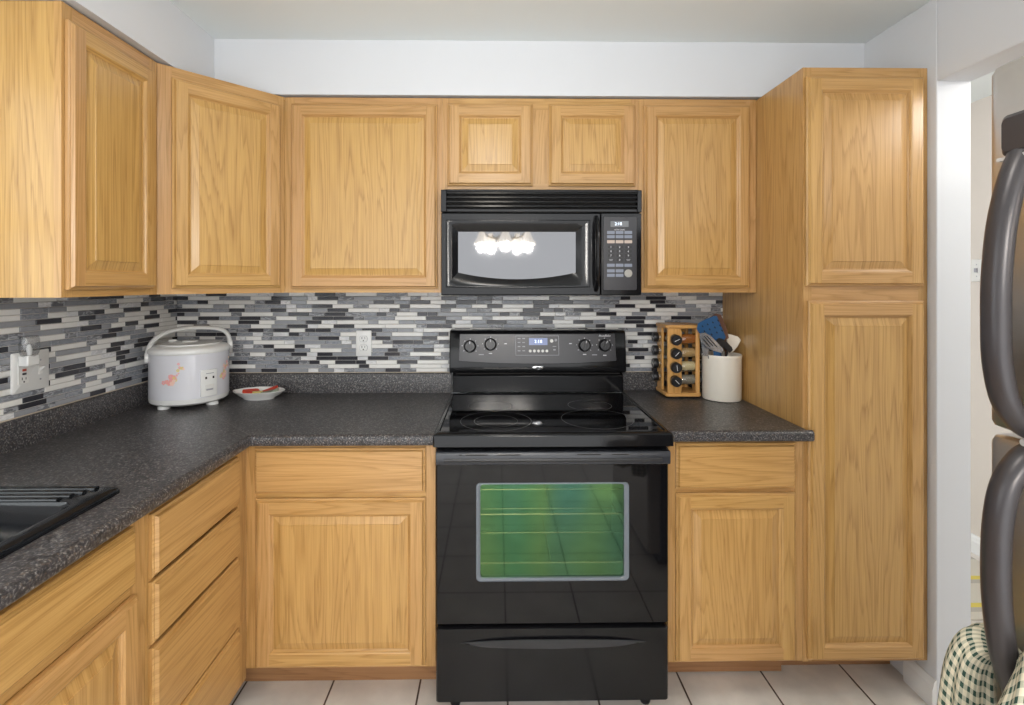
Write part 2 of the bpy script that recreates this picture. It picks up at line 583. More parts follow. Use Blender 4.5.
# tiled backsplash ---------------------------------------------------
def tiles(name, length, z0, z1, loc, rz, label, sd):
    rnd = random.Random(sd)
    mb = MB()
    mb.box(0, length, -.006, -.001, z0, z1, mi=6)
    pitch = .0181
    z = z0+.0012
    row = 0
    while z < z1-.004:
        h = min(pitch-.0024, z1-z-.001)
        x = -rnd.uniform(0, .08)
        last = -1
        while x < length:
            k = rnd.choices(range(6), (26, 23, 13, 14, 10, 13))[0]
            if k == last: k = rnd.choices(range(6), (26, 23, 13, 14, 10, 13))[0]
            last = k
            w = rnd.choice({0: (.046, .07, .093, .093), 1: (.07, .093, .14, .14), 2: (.046, .07, .14),
                            3: (.046, .046, .07), 4: (.046, .046, .07), 5: (.07, .093, .14)}[k])
            a, b = max(0, x+.001), min(length, x+w-.001)
            if b-a > .004:
                yf = -.0095-rnd.uniform(0, .0006)
                c = .0010
                A = [(a, -.006, z), (b, -.006, z), (b, -.006, z+h), (a, -.006, z+h)]
                B = [(a, yf+c, z), (b, yf+c, z), (b, yf+c, z+h), (a, yf+c, z+h)]
                C = [(a+c, yf, z+c), (b-c, yf, z+c), (b-c, yf, z+h-c), (a+c, yf, z+h-c)]
                mb.loft([A, B, C], mi=k, cap1=True)
            x += w
        z += pitch; row += 1
    o = mb.build(name, TILES+[GROUTM], smooth=False, loc=loc, rz=rz)
    return tag(o, label, 'backsplash')


tiles('mosaic_backsplash', 2.475, 1.0065, 1.3715, (X_L+.010, 0, 0), 0,
      'grey, white and black strip mosaic tiled on the back wall behind the stove', 3)
tiles('mosaic_backsplash', 1.15, 1.0065, 1.3715, (X_L, -1.15, 0), PI/2,
      'strip mosaic tiled on the left wall behind the double switch plate', 11)


# ------------------------------------------------------------------ cabinets
def quadring(mb, w, h, ia, ya, ib, yb, o, tone):
    for nm in ('b', 't', 'l', 'r'):
        if nm == 'b': q = [(ia, ya, ia), (w-ia, ya, ia), (w-ib, yb, ib), (ib, yb, ib)]
        if nm == 't': q = [(w-ia, ya, h-ia), (ia, ya, h-ia), (ib, yb, h-ib), (w-ib, yb, h-ib)]
        if nm == 'l': q = [(ia, ya, h-ia), (ia, ya, ia), (ib, yb, ib), (ib, yb, h-ib)]
        if nm == 'r': q = [(w-ia, ya, ia), (w-ia, ya, h-ia), (w-ib, yb, h-ib), (w-ib, yb, ib)]
        mb.face(q, 'x' if nm in 'bt' else 'z', tone[nm], 0, o[nm])


def rnd_o():
    return {k: (random.uniform(0, 40), random.uniform(0, 40)) for k in 'btlr'}


def door(parent, x, z, w, h, fw=.054, panel_tone=.1, gy=0.0):
    """raised-panel oak door, lower-left corner at local (x, z), on the face frame"""
    mb = MB(); o = rnd_o(); tn = {k: random.uniform(.2, 1) for k in 'btlr'}
    Y = -.001
    for (a, ya), (b, yb) in zip([(0, Y), (0, -.010), (.0035, -.0125), (.0055, -.0125)], [(0, -.010), (.0035, -.0125), (.0055, -.0125), (.010, -.020)]):
        quadring(mb, w, h, a, ya, b, yb, o, tn)
    e, f, yf = .010, fw-.010, -.020
    mb.face([(e, yf, h-e), (e, yf, e), (f, yf, e), (f, yf, f), (f, yf, h-f), (f, yf, h-e)], 'z', tn['l'], 0, o['l'])
    mb.face([(w-f, yf, e), (w-e, yf, e), (w-e, yf, h-e), (w-f, yf, h-e), (w-f, yf, h-f), (w-f, yf, f)], 'z', tn['r'], 0, o['r'])
    mb.face([(f, yf, e), (w-f, yf, e), (w-f, yf, f), (f, yf, f)], 'x', tn['b'], 0, o['b'])
    mb.face([(f, yf, h-f), (w-f, yf, h-f), (w-f, yf, h-e), (f, yf, h-e)], 'x', tn['t'], 0, o['t'])
    for (a, ya), (b, yb) in zip([(f, -.020), (fw-.006, -.0175), (fw-.004, -.0135), (fw, -.011)], [(fw-.006, -.0175), (fw-.004, -.0135), (fw, -.011), (fw, -.004)]):
        quadring(mb, w, h, a, ya, b, yb, o, tn)
    d = mb.build('door', OAK, parent, smooth=False, loc=(x, gy, z))
    pm = MB(); off = (random.uniform(0, 40), random.uniform(0, 40))
    o2 = {k: off for k in 'btlr'}; t2 = {k: panel_tone for k in 'btlr'}
    steps = [(fw-.001, -.005), (fw, -.0095), (fw+.003, -.0095), (fw+.0255, -.0165), (fw+.0265, -.0185)]
    for (a, ya), (b, yb) in zip(steps, steps[1:]):
        for nm in ('b', 't', 'l', 'r'):
            pass
        quadring2(pm, w, h, a, ya, b, yb, off, panel_tone)
    i = steps[-1][0]
    pm.face([(i, -.0185, i), (w-i, -.0185, i), (w-i, -.0185, h-i), (i, -.0185, h-i)], 'z', panel_tone, 0, off)
    pm.build('raised_panel', OAK, d, smooth=False)
    return d


def quadring2(mb, w, h, ia, ya, ib, yb, off, tone):
    for q in ([(ia, ya, ia), (w-ia, ya, ia), (w-ib, yb, ib), (ib, yb, ib)], [(w-ia, ya, h-ia), (ia, ya, h-ia), (ib, yb, h-ib), (w-ib, yb, h-ib)],
              [(ia, ya, h-ia), (ia, ya, ia), (ib, yb, ib), (ib, yb, h-ib)], [(w-ia, ya, ia), (w-ia, ya, h-ia), (w-ib, yb, h-ib), (w-ib, yb, ib)]):
        mb.face(q, 'z', tone, 0, off)


def drawer(parent, x, z, w, h, name='drawer_front', tone=.5):
    mb = MB(); off = (random.uniform(0, 40), random.uniform(0, 40))
    st = [(0, -.001), (0, -.010), (.004, -.0125), (.0065, -.0125), (.0105, -.020)]
    for (a, ya), (b, yb) in zip(st, st[1:]):
        for q in ([(a, ya, a), (w-a, ya, a), (w-b, yb, b), (b, yb, b)], [(w-a, ya, h-a), (a, ya, h-a), (b, yb, h-b), (w-b, yb, h-b)],
                  [(a, ya, h-a), (a, ya, a), (b, yb, b), (b, yb, h-b)], [(w-a, ya, a), (w-a, ya, h-a), (w-b, yb, h-b), (w-b, yb, b)]):
            mb.face(q, 'x', tone, 0, off)
    i = .0105
    mb.face([(i, -.020, i), (w-i, -.020, i), (w-i, -.020, h-i), (i, -.020, h-i)], 'x', tone, 0, off)
    return mb.build(name, OAK, parent, smooth=False, loc=(x, 0, z))


def cabinet(name, loc, rz, w, h, depth, stiles, rails, label, group, z0=0.0, kick=0.0, kickd=.09, kick_x0=0.0, midstiles=(), top=True, cat='cabinet'):
    """stiles (left, right widths); rails list of (z0, z1); front face at local y = 0"""
    root = empty(name, loc, label, cat, group, rz)
    b = MB()
    t = .014
    y0 = .0195
    b.box(.001, t, y0, depth, z0, h, 'z')
    b.box(w-t, w-.001, y0, depth, z0, h, 'z')
    b.box(t, w-t, depth-.006, depth, z0, h, 'z')
    b.box(t, w-t, y0, depth-.006, z0+.006, z0+.02, 'x')
    if top: b.box(t, w-t, y0, depth-.006, h-.02, h-.004, 'x')
    b.build('carcass', OAK, root, smooth=False)
    f = MB()
    f.box(0, stiles[0], 0, .019, z0, h, 'z', random.uniform(.3, 1))
    f.box(w-stiles[1], w, 0, .019, z0, h, 'z', random.uniform(.3, 1))
    for a, c in rails:
        f.box(stiles[0], w-stiles[1], .0002, .019, a, c, 'x', random.uniform(.3, 1))
    for a, c, za, zb in midstiles:
        f.box(a, c, .0003, .019, za, zb, 'z', random.uniform(.3, 1))
    f.build('face_frame', OAK, root, smooth=False)
    if kick:
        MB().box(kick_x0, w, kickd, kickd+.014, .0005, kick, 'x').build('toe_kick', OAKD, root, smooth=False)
    return root


UB, UT = 1.372, 2.139
UG, BG = 'upper oak cabinets', 'base oak cabinets'
FY = -.3055

# upper, left wall (faces +X)
H = UT-UB
c = cabinet('upper_cabinet', (-1.125, -.973, UB), PI/2, .363, H, .322, (.035, .035), [(0, .04), (H-.045, H)],
            'oak upper cabinet on the left wall, nearest one, with its plain end panel in view', UG)
door(c, .009, .020, .327, .704, panel_tone=.0)

# upper corner, diagonal
c0, c1 = Vector((-1.125, -.609, 0)), Vector((-.834, FY, 0))
dl = (c1-c0).length; ra = math.atan2(c1.y-c0.y, c1.x-c0.x)
c = empty('upper_cabinet', (c0.x, c0.y, UB), 'oak corner cabinet set diagonally above the white rice cooker', 'cabinet', UG, ra)
Minv = Matrix.Translation((c0.x, c0.y, 0)).to_4x4() @ Matrix.Rotation(ra, 4, 'Z')
Minv.invert()
b = MB()
out = [(-1.4495, -.001), (-1.4495, -.607), (-1.133, -.607), (-1.118, -.592), (-.844, -.302), (-.836, -.292), (-.836, -.001)]
loc2 = [Minv @ Vector((x, y, 0)) for x, y in out]
b.prism([(p.x, p.y+.004, .004) for p in loc2], (0, 0, H-.008), 'z')
b.build('carcass', OAK, c, smooth=False)
f = MB()
f.box(0, .042, 0, .019, 0, H, 'z', .95); f.box(dl-.026, dl, 0, .019, 0, H, 'z', .6)
f.box(.042, dl-.026, .0002, .019, 0, .045, 'x', .7); f.box(.042, dl-.026, .0002, .019, H-.05, H, 'x', .7)
f.build('face_frame', OAK, c, smooth=False)
door(c, .040, .020, dl-.058, .710, panel_tone=.05)

# upper, left of microwave
c = cabinet('upper_cabinet', (-.833, FY, UB), 0, .617, H, .305, (.038, .032), [(0, .04), (H-.045, H)],
            'wide oak upper cabinet with a single door left of the microwave', UG)
door(c, .028, .016, .571, .722, fw=.052, panel_tone=.0)
# upper, over microwave
hz = 1.772
c = cabinet('upper_cabinet', (-.2155, FY, hz), 0, .776, UT-hz, .305, (.03, .03), [(0, .03), (UT-hz-.045, UT-hz)],
            'short oak cabinet with two small square doors above the microwave', UG, midstiles=[(.34, .438, 0, UT-hz)])
door(c, .0205, .020, .336, .322, fw=.056, panel_tone=.0)
door(c, .4195, .020, .342, .322, fw=.056, panel_tone=.15)
# upper, right of microwave
c = cabinet('upper_cabinet', (.561, FY, UB), 0, .468, H, .305, (.03, .04), [(0, .04), (H-.045, H)],
            'narrow oak upper cabinet between the microwave and the tall pantry', UG)
door(c, .020, .018, .419, .722, fw=.052, panel_tone=.35)

# pantry
c = cabinet('pantry_cabinet', (1.030, -.61, 0), 0, .424, 2.136, .608, (.03, .03), [(.135, .165), (1.33, 1.41), (2.08, 2.136)],
            'tall oak pantry cabinet with two stacked doors beside the white wall end', None, z0=.135, kick=.135, kickd=.16, cat='pantry')
door(c, .006, 1.400, .397, .702, fw=.056, panel_tone=.55)
door(c, .013, .148, .391, 1.202, fw=.056, panel_tone=.2)

# base, back run left of range
c = cabinet('base_cabinet', (-.832, -.61, 0), 0, .627, .876, .605, (.038, .032), [(.132, .16), (.694, .716), (.85, .876)],
            'oak base cabinet with one drawer and one door left of the stove', BG, z0=.132, kick=.132, kickd=.112, kick_x0=-.07)
drawer(c, .034, .716, .561, .149, tone=.75)
door(c, .036, .142, .559, .556, fw=.058, panel_tone=.3)
# base, right of range
c = cabinet('base_cabinet', (.574, -.61, .006), 0, .455, .878, .605, (.03, .04), [(.132, .16), (.70, .722), (.85, .878)],
            'narrow oak base cabinet with a drawer and door between stove and pantry', BG, z0=.132, kick=.132, kickd=.125)
drawer(c, .023, .716, .402, .153, tone=.6)
door(c, .023, .140, .402, .562, fw=.056, panel_tone=.45)
# base, left run: four-drawer stack
c = cabinet('base_cabinet', (-.832, -1.085, 0), PI/2, .452, .876, .600, (.03, .062), [(.10, .13), (.85, .876)],
            'oak base cabinet with four stacked drawers on the left run', BG, z0=.10, kick=.10, kickd=.07)
for z, h in ((.706, .152), (.548, .148), (.320, .218), (.125, .187)):
    drawer(c, .008, z, .399, h, tone=random.uniform(.4, .9))
# base, left run: sink cabinet
c = cabinet('base_cabinet', (-.832, -2.05, 0), PI/2, .964, .876, .600, (.04, .048), [(.10, .13), (.70, .725), (.855, .876)],
            'oak sink base cabinet with a long false drawer front, nearest on the left', BG, z0=.10, kick=.10, kickd=.07,
            midstiles=[(.455, .51, .13, .70)], top=False)
drawer(c, .03, .726, .884, .133, 'false_front', tone=.3)
door(c, .03, .125, .43, .575, fw=.058, panel_tone=.5)
door(c, .500, .125, .424, .575, fw=.058, panel_tone=.4)
# filler at the inside corner
tag(MB().box(-.851, -.8322, -.632, -.6103, .1, .875, 'z', .7).build('filler_strip', OAK, smooth=False),
    'slim oak filler strip in the inside corner of the base cabinets', 'trim strip')


# ------------------------------------------------------------------ countertops
CT = .914
E_IN = (-.798, -.648)


def edge_profile(z1, t=.036):
    """front edge of a postformed top: (outward distance, z)"""
    z0 = z1-t
    pr = [(0, z1)]
    for k in range(7):
        a = PI/2*(1-k/6)
        pr.append((.004+.016*math.cos(a), z1-.012+.012*math.sin(a)))
    pr += [(.020, z0+.010)]
    for k in range(1, 5):
        a = -PI/2*k/4
        pr.append((.010+.010*math.cos(a), z0+.010+.010*math.sin(a)))
    pr += [(0, z0)]
    return pr


def counter_L():
    root = empty('countertop', (-1.0, -.4, CT-.036), 'dark speckled laminate countertop running around the left corner to the stove', 'countertop')
    M = Matrix.Translation((1.0, .4, -(CT-.036)))
    mb = MB()
    ix, iy = E_IN[0]-.02, E_IN[1]+.02       # line where the rounded edge starts
    xr, yn = -.206, -2.6
    xl, yb = X_L+.001, -.001
    sx0, sx1, sy0, sy1 = -1.365, -.926, -1.945, -1.125   # sink cut-out
    for z, fl in ((CT, False), (CT-.036, True)):
        quads = [[(xl, sy1, z), (ix, sy1, z), (ix, iy, z), (xl, yb, z)],
                 [(ix, iy, z), (xr, iy, z), (xr, yb, z), (xl, yb, z)],
                 [(xl, yn, z), (ix, yn, z), (ix, sy0, z), (xl, sy0, z)],
                 [(xl, sy0, z), (sx0, sy0, z), (sx0, sy1, z), (xl, sy1, z)],
                 [(sx1, sy0, z), (ix, sy0, z), (ix, sy1, z), (sx1, sy1, z)]]
        for q in quads: mb.face(q if not fl else q[::-1])
    for a, b2 in (((sx0, sy0), (sx1, sy0)), ((sx1, sy0), (sx1, sy1)), ((sx1, sy1), (sx0, sy1)), ((sx0, sy1), (sx0, sy0))):
        mb.face([(*a, CT-.036), (*b2, CT-.036), (*b2, CT), (*a, CT)])
    pr = edge_profile(CT)
    L1 = [(ix+d, yn, z) for d, z in pr]; L2 = [(ix+d, iy-d, z) for d, z in pr]; L3 = [(xr, iy-d, z) for d, z in pr]
    mb.loft([L1, L2, L3], closed=False)
    mb.face(L3); mb.face(L1)
    mb.face([(xr, yb, CT), (xr, iy, CT), (xr, iy, CT-.036), (xr, yb, CT-.036)])
    mb.xform(M).build('worktop', LAM, root)
    lip = MB()
    yt = -.0215
    prof = [(.0, CT+.0003), (.0195, CT+.0003), (.0195, CT+.080), (.017, CT+.087), (.010, CT+.0905), (0, CT+.0905)]
    A = [(xl+d, yn, z) for d, z in prof]; B = [(xl+d, yb-d, z) for d, z in prof]; C = [(xr, yb-d, z) for d, z in prof]
    lip.loft([A, B, C]); lip.face(A); lip.face(C)
    lip.xform(M).build('upstand', LAM, root)
    ck = MB()
    ck.box(xl+.021, xr, yb-.0125, yb-.002, CT+.0907, CT+.0925, mi=0); ck.box(xl+.002, xl+.0125, yn, yb-.013, CT+.0907, CT+.0925)
    ck.xform(M).build('caulk_line', CAULK, root, smooth=False)
    s = MB()
    a, b2 = Vector((xl+.02, yb-.02, CT+.0002)), Vector((ix+.012, iy-.012, CT+.0002))
    n = Vector((-(b2-a).y, (b2-a).x, 0)).normalized()*.0011
    s.face([a-n, b2-n, b2+n, a+n])
    s.xform(M).build('mitre_joint', SEAM, root, smooth=False)


counter_L()


def counter_R():
    z1 = .922
    root = empty('countertop', (.8, -.3, z1-.036), 'short dark laminate countertop between the stove and the pantry', 'countertop')
    M = Matrix.Translation((-.8, .3, -(z1-.036)))
    x0, x1, yb, iy = .569, 1.0285, -.001, E_IN[1]+.02
    pr = [(x0, yb, z1), (x0, iy, z1)]
    prof = [(yb, z1)]+[(iy-d, z) for d, z in edge_profile(z1)]+[(yb, z1-.036)]
    mb = MB().prism([(x0, y, z) for y, z in prof], (x1-x0, 0, 0), 'x')
    # overhang in front of the pantry side
    mb.xform(M).build('worktop', LAM, root)
    mb = MB().prism([(x1+.0003, y, z) for y, z in [(-.6335, z1)]+[(iy-d, z) for d, z in edge_profile(z1) if iy-d < -.6335]+[(-.6335, z1-.036)]], (.017, 0, 0), 'x')
    mb.xform(M).build('end_return', LAM, root)
    prof = [(.0, z1+.0003), (.0195, z1+.0003), (.0195, z1+.072), (.017, z1+.079), (.010, z1+.0825), (0, z1+.0825)]
    MB().prism([(x0, yb-d, z) for d, z in prof], (x1-x0-.002, 0, 0), 'x').xform(M).build('upstand', LAM, root)
    ck = MB().box(x0, x1-.003, yb-.0125, yb-.002, z1+.0827, z1+.0845)
    ck.xform(M).build('caulk_line', CAULK, root, smooth=False)


counter_R()


# ------------------------------------------------------------------ sink
def rrect(x0, x1, y0, y1, r, z, n=6):
    pts = []
    for cx, cy, a0 in ((x1-r, y0+r, -PI/2), (x1-r, y1-r, 0), (x0+r, y1-r, PI/2), (x0+r, y0+r, PI)):
        for k in range(n+1):
            a = a0+PI/2*k/n
            pts.append(Vector((cx+r*math.cos(a), cy+r*math.sin(a), z)))
    return pts


sk = empty('kitchen_sink', (-1.14, -1.53, CT), 'black drop-in kitchen sink set in the left counter', 'sink')
S = Matrix.Translation((1.14, 1.53, -CT))
x0, x1, y0, y1 = -1.39, -.890, -1.99, -1.072
z = CT
mb = MB().loft([rrect(x0, x1, y0, y1, .022, z+.0004), rrect(x0, x1, y0, y1, .022, z+.005), rrect(x0+.004, x1-.004, y0+.004, y1-.004, .02, z+.011),
                rrect(x0+.012, x1-.012, y0+.012, y1-.012, .02, z+.0135), rrect(x0+.036, x1-.036, y0+.036, y1-.092, .03, z+.0125),
                rrect(x0+.042, x1-.042, y0+.042, y1-.098, .03, z+.004), rrect(x0+.052, x1-.052, y0+.052, y1-.108, .045, z-.15),
                rrect(x0+.09, x1-.09, y0+.09, y1-.15, .05, z-.175)], cap1=True)
mb.xform(S).build('basin', SINKM, sk)
for k in range(4):
    yy = y1-.020-.020*k
    MB().tube([(x0+.05, yy, z+.0135), (x1-.05-.012*k, yy, z+.0135)], 1, 12, flat=(.0085, .0045), ref=(0, 0, 1)).xform(S).build('drain_ridge', SINKM, sk)

# ------------------------------------------------------------------ kitchen range
RX0, RX1 = -.199, .559
rg = empty('kitchen_range', (.18, -.34, 0), 'black electric stove with glass cooktop standing between the base cabinets', 'stove')
R = Matrix.Translation((-.18, .34, 0))


def rpart(mb, name, mat, parent=None, **kw):
    return mb.xform(R).build(name, mat, parent or rg, **kw)


bd = MB()
bd.box(RX0, RX0+.02, -.628, -.05, .05, .903); bd.box(RX1-.02, RX1, -.628, -.05, .05, .903)
bd.box(RX0+.02, RX1-.02, -.07, -.05, .05, .903); bd.box(RX0+.02, RX1-.02, -.628, -.07, .05, .28)
bd.box(RX0+.02, RX1-.02, -.628, -.07, .86, .903)
rpart(bd, 'body', BLACK, smooth=False)
for x in (RX0+.06, RX1-.06):
    for y in (-.60, -.10):
        rpart(MB().lathe([(.016, 0.0005), (.018, .006), (.010, .012), (.010, .05)], 14, (x, y, 0)), 'leveling_foot', BLKPL)
# cooktop: raised frame and glass
ct = MB()
cx0, cx1, cy0, cy1 = -.204, .565, -.692, -.095
Lr = [rrect(cx0, cx1, cy0, cy1, .006, .889), rrect(cx0, cx1, cy0, cy1, .006, .922), rrect(cx0+.003, cx1-.003, cy0+.003, cy1-.003, .006, .928),
      rrect(cx0+.008, cx1-.008, cy0+.008, cy1-.008, .012, .9305), rrect(cx0+.016, cx1-.016, cy0+.03, cy1-.010, .012, .9305),
      rrect(cx0+.020, cx1-.020, cy0+.034, cy1-.014, .010, .9265)]
ct.loft(Lr, cap0=True)
ctop = rpart(ct, 'cooktop', BLACK)
g = MB(); g.face(rrect(cx0+.020, cx1-.020, cy0+.034, cy1-.014, .010, .9267))
gl = rpart(g, 'glass_surface', BLKGLASS, ctop, smooth=False)


def ring(cx, cy, r, w=.0009, parent=ctop):
    m2 = MB(); n = 56
    A = [(cx+(r-w)*math.cos(2*PI*k/n), cy+(r-w)*math.sin(2*PI*k/n), .9270) for k in range(n)]
    B = [(cx+(r+w)*math.cos(2*PI*k/n), cy+(r+w)*math.sin(2*PI*k/n), .9270) for k in range(n)]
    m2.loft([A, B])
    rpart(m2, 'burner_ring', BURN, parent, smooth=False)


ring(-.004, -.525, .124); ring(-.004, -.528, .076); ring(-.026, -.312, .085); ring(.366, -.308, .085); ring(.356, -.505, .126)
# backguard: riser, console
pr = [(-.092, .9307), (-.092, 1.004), (-.080, 1.012), (-.060, 1.012), (-.060, .9307)]
rpart(MB().prism([(RX0+.004, y, z) for y, z in pr], (RX1-RX0-.008, 0, 0), 'x'), 'riser_panel', BLACK, bev=.003)
pr = [(-.112, 1.020), (-.126, 1.026), (-.129, 1.036), (-.128, 1.060), (-.113, 1.192), (-.105, 1.201), (-.09, 1.204), (-.03, 1.204), (-.028, 1.02)]
bgd = rpart(MB().prism([(RX0-.006, y, z) for y, z in pr], (RX1-RX0+.006, 0, 0), 'x'), 'backguard', BLACK, bev=.004)
rpart(MB().box(RX0+.02, RX1-.02, -.10, -.062, 1.0122, 1.0198), 'vent_gap', DARKGAP, smooth=False)


def cons(x, z, out=0.0):
    """point on the sloping console face"""
    y = -.128+(z-1.060)/(1.192-1.060)*.015
    return Vector((x, y-out, z))


tilt = math.atan2(.015, .132)
# control fascia with a curved lower edge
n = 24
xa, xb = -.165, .515
bot = []
for k in range(n+1):
    x = xa+(xb-xa)*k/n; s_ = 2*k/n-1
    bot.append((x, 1.062+.012*s_*s_))
top = [(xb-.004, 1.190), (xa+.004, 1.190)]
fa = MB()
loopA = [cons(x, z, .0001) for x, z in bot+top]; loopB = [cons(x, z, .004) for x, z in bot+top]
fa.loft([loopA, loopB], cap1=True)
fas = rpart(fa, 'control_panel', CHARCOAL, bgd, bev=.0015)


def dot(x, z, w, h, name, mat, parent, out=.0046):
    m2 = MB(); m2.prism([cons(x-w/2, z-h/2, .004), cons(x+w/2, z-h/2, .004), cons(x+w/2, z+h/2, .004), cons(x-w/2, z+h/2, .004)],
                        Vector((0, -(out-.004), 0)))
    return rpart(m2, name, mat, parent, smooth=False)


for x, z, ang in ((-.116, 1.137, 0), (-.028, 1.145, 0), (.378, 1.140, .25), (.465, 1.140, .35)):
    kp = cons(x, z, .0042)
    kb = MB().lathe([(.027, 0), (.027, .003), (.0235, .006), (.0225, .016), (.020, .019), (.0, .0192)], 28, (0, 0, 0), 'y')
    kb.box(-.0052, .0052, -.028, -.012, -.0215, .0215)
    kb.xform(Matrix.Translation(kp) @ Matrix.Rotation(-tilt, 4, 'X') @ Matrix.Rotation(ang, 4, 'Y'))
    kn = rpart(kb, 'control_knob', BLKPL, bgd)
    pm = MB().box(-.0011, .0011, -.0285, -.0281, .010, .021)
    pm.xform(Matrix.Translation(kp) @ Matrix.Rotation(-tilt, 4, 'X') @ Matrix.Rotation(ang, 4, 'Y'))
    rpart(pm, 'pointer_mark', WHITEPR, kn, smooth=False)
    for q in range(7):
        a = math.radians(-130+q*43+90)
        xx, zz = x+.034*math.cos(a), z+.031*math.sin(a)
        tm = MB().prism([cons(xx-.0018, zz-.0012, .004), cons(xx+.0018, zz-.0012, .004), cons(xx+.0018, zz+.0012, .004), cons(xx-.0018, zz+.0012, .004)], (0, -.0004, 0))
        rpart(tm, 'dial_mark', WHITEPR, bgd, smooth=False)
dot(.1735, 1.140, .188, .084, 'display_bezel', GREYPR, bgd, .0046)
dsp = dot(.1735, 1.140, .184, .080, 'display_panel', CHARCOAL, bgd, .0052)
dot(.178, 1.157, .080, .030, 'clock_window', LCD, dsp, .0058)
text('clock_digits', '2:18', .020, DIGIT, dsp, tuple(R @ cons(.178, 1.157, .0062)), (PI/2-tilt, 0, 0))
for k in range(5):
    m2 = MB().lathe([(.0062, 0), (.0062, .002), (0, .0022)], 14, cons(.143+.018*k, 1.117, .0052), 'y')
    rpart(m2, 'button', IVORY, dsp)
for k, z in enumerate((1.170, 1.153, 1.136, 1.118)):
    dot(.095, z, .012, .004, 'button_legend', GREYPR, dsp, .0056); dot(.115, z, .012, .004, 'button_legend', GREYPR, dsp, .0056)
m2 = MB().lathe([(.0075, 0), (.0075, .002), (0, .0022)], 14, cons(.236, 1.160, .0052), 'y'); rpart(m2, 'button', IVORY, dsp)
m2 = MB().lathe([(.0060, 0), (.0060, .002), (0, .0022)], 14, cons(.254, 1.163, .0052), 'y'); rpart(m2, 'button', GREYPR, dsp)
dot(.248, 1.136, .016, .003, 'button_legend', GREYPR, dsp, .0056); dot(.248, 1.122, .010, .006, 'button_legend', GREYPR, dsp, .0056)
dot(.037, 1.148, .012, .0035, 'indicator_legend', WHITEPR, bgd); dot(.318, 1.148, .012, .0035, 'indicator_legend', WHITEPR, bgd)
dot(-.068, 1.102, .022, .0035, 'knob_legend', GREYPR, bgd); dot(.421, 1.100, .022, .0035, 'knob_legend', GREYPR, bgd)
dot(-.028, 1.107, .014, .0035, 'knob_legend', WHITEPR, bgd); dot(.378, 1.102, .014, .0035, 'knob_legend', WHITEPR, bgd); dot(.465, 1.098, .014, .0035, 'knob_legend', WHITEPR, bgd)
text('script_mark', 'AccuBake', .013, WHITEPR, bgd, tuple(R @ cons(.466, 1.1815, .0046)), (PI/2-tilt, 0, 0), shear=.3)
bl = MB()
n = 24
bl.loft([[(.177+.026*s*math.cos(2*PI*k/n), -.1285-y, 1.0455+.0095*s*math.sin(2*PI*k/n)) for k in range(n)] for s, y in ((1, 0), (1, .003), (.7, .0055))], cap1=True)
rpart(bl, 'badge', CHROME, bgd)


# oven door with window opening
def rrect_xz(x0, x1, z0, z1, r, y, n=6, sag=0.0):
    pts = []
    for cx, cz, a0 in ((x1-r, z0+r, -PI/2), (x1-r, z1-r, 0), (x0+r, z1-r, PI/2), (x0+r, z0+r, PI)):
        for k in range(n+1):
            a = a0+PI/2*k/n
            px, pz = cx+r*math.cos(a), cz+r*math.sin(a)
            pts.append(Vector((px, y, pz)))
    return pts


WX0, WX1, WZ0, WZ1 = -.067, .428, .446, .764
dr = MB()
dx0, dx1, dz0, dz1 = -.197, .557, .306, .876
dr.loft([rrect_xz(dx0, dx1, dz0, dz1, .006, -.634), rrect_xz(dx0, dx1, dz0, dz1, .006, -.660), rrect_xz(dx0+.004, dx1-.004, dz0+.004, dz1-.004, .006, -.665),
         rrect_xz(WX0-.001, WX1+.001, WZ0-.001, WZ1+.001, .014, -.665), rrect_xz(WX0-.001, WX1+.001, WZ0-.001, WZ1+.001, .014, -.636)])
odoor = rpart(dr, 'oven_door', BLKGLASS)
wf = MB()
wf.loft([rrect_xz(WX0, WX1, WZ0, WZ1, .014, -.640), rrect_xz(WX0, WX1, WZ0, WZ1, .014, -.6654), rrect_xz(WX0+.004, WX1-.004, WZ0+.004, WZ1-.004, .012, -.6662),
         rrect_xz(WX0+.013, WX1-.015, WZ0+.009, WZ1-.006, .010, -.662), rrect_xz(WX0+.013, WX1-.015, WZ0+.009, WZ1-.006, .010, -.640)])
rpart(wf, 'window_frame', GREYEDGE, odoor)
wg = MB(); wg.face(rrect_xz(WX0+.012, WX1-.014, WZ0+.008, WZ1-.005, .010, -.655))
rpart(wg, 'window_glass', OVENGLASS, odoor, smooth=False)
# door top band and bar handle
hb = MB()
pr = [(-.6653, .830), (-.682, .828), (-.690, .832), (-.692, .840), (-.692, .866), (-.688, .872), (-.6653, .873)]
hb.prism([(dx0+.002, y, z) for y, z in pr], (dx1-dx0-.004, 0, 0), 'x')
hnd = rpart(hb, 'door_handle', SLATE, odoor, bev=.002)
gr = MB().tube([(dx0+.03, -.6925, .847), (dx1-.03, -.6925, .847)], 1, 10, flat=(.004, .0055), ref=(0, 0, 1))
rpart(gr, 'grip_ridge', BLKPL, odoor)
for xa_, xb_ in ((-.10, -.03), (-.12, -.11), (.0, .075), (.255, .33), (.365, .42), (.455, .465)):
    vs = MB().box(xa_, xb_, -.6924, -.690, .862, .8655)
    rpart(vs, 'vent_slot', DARKGAP, odoor, smooth=False)
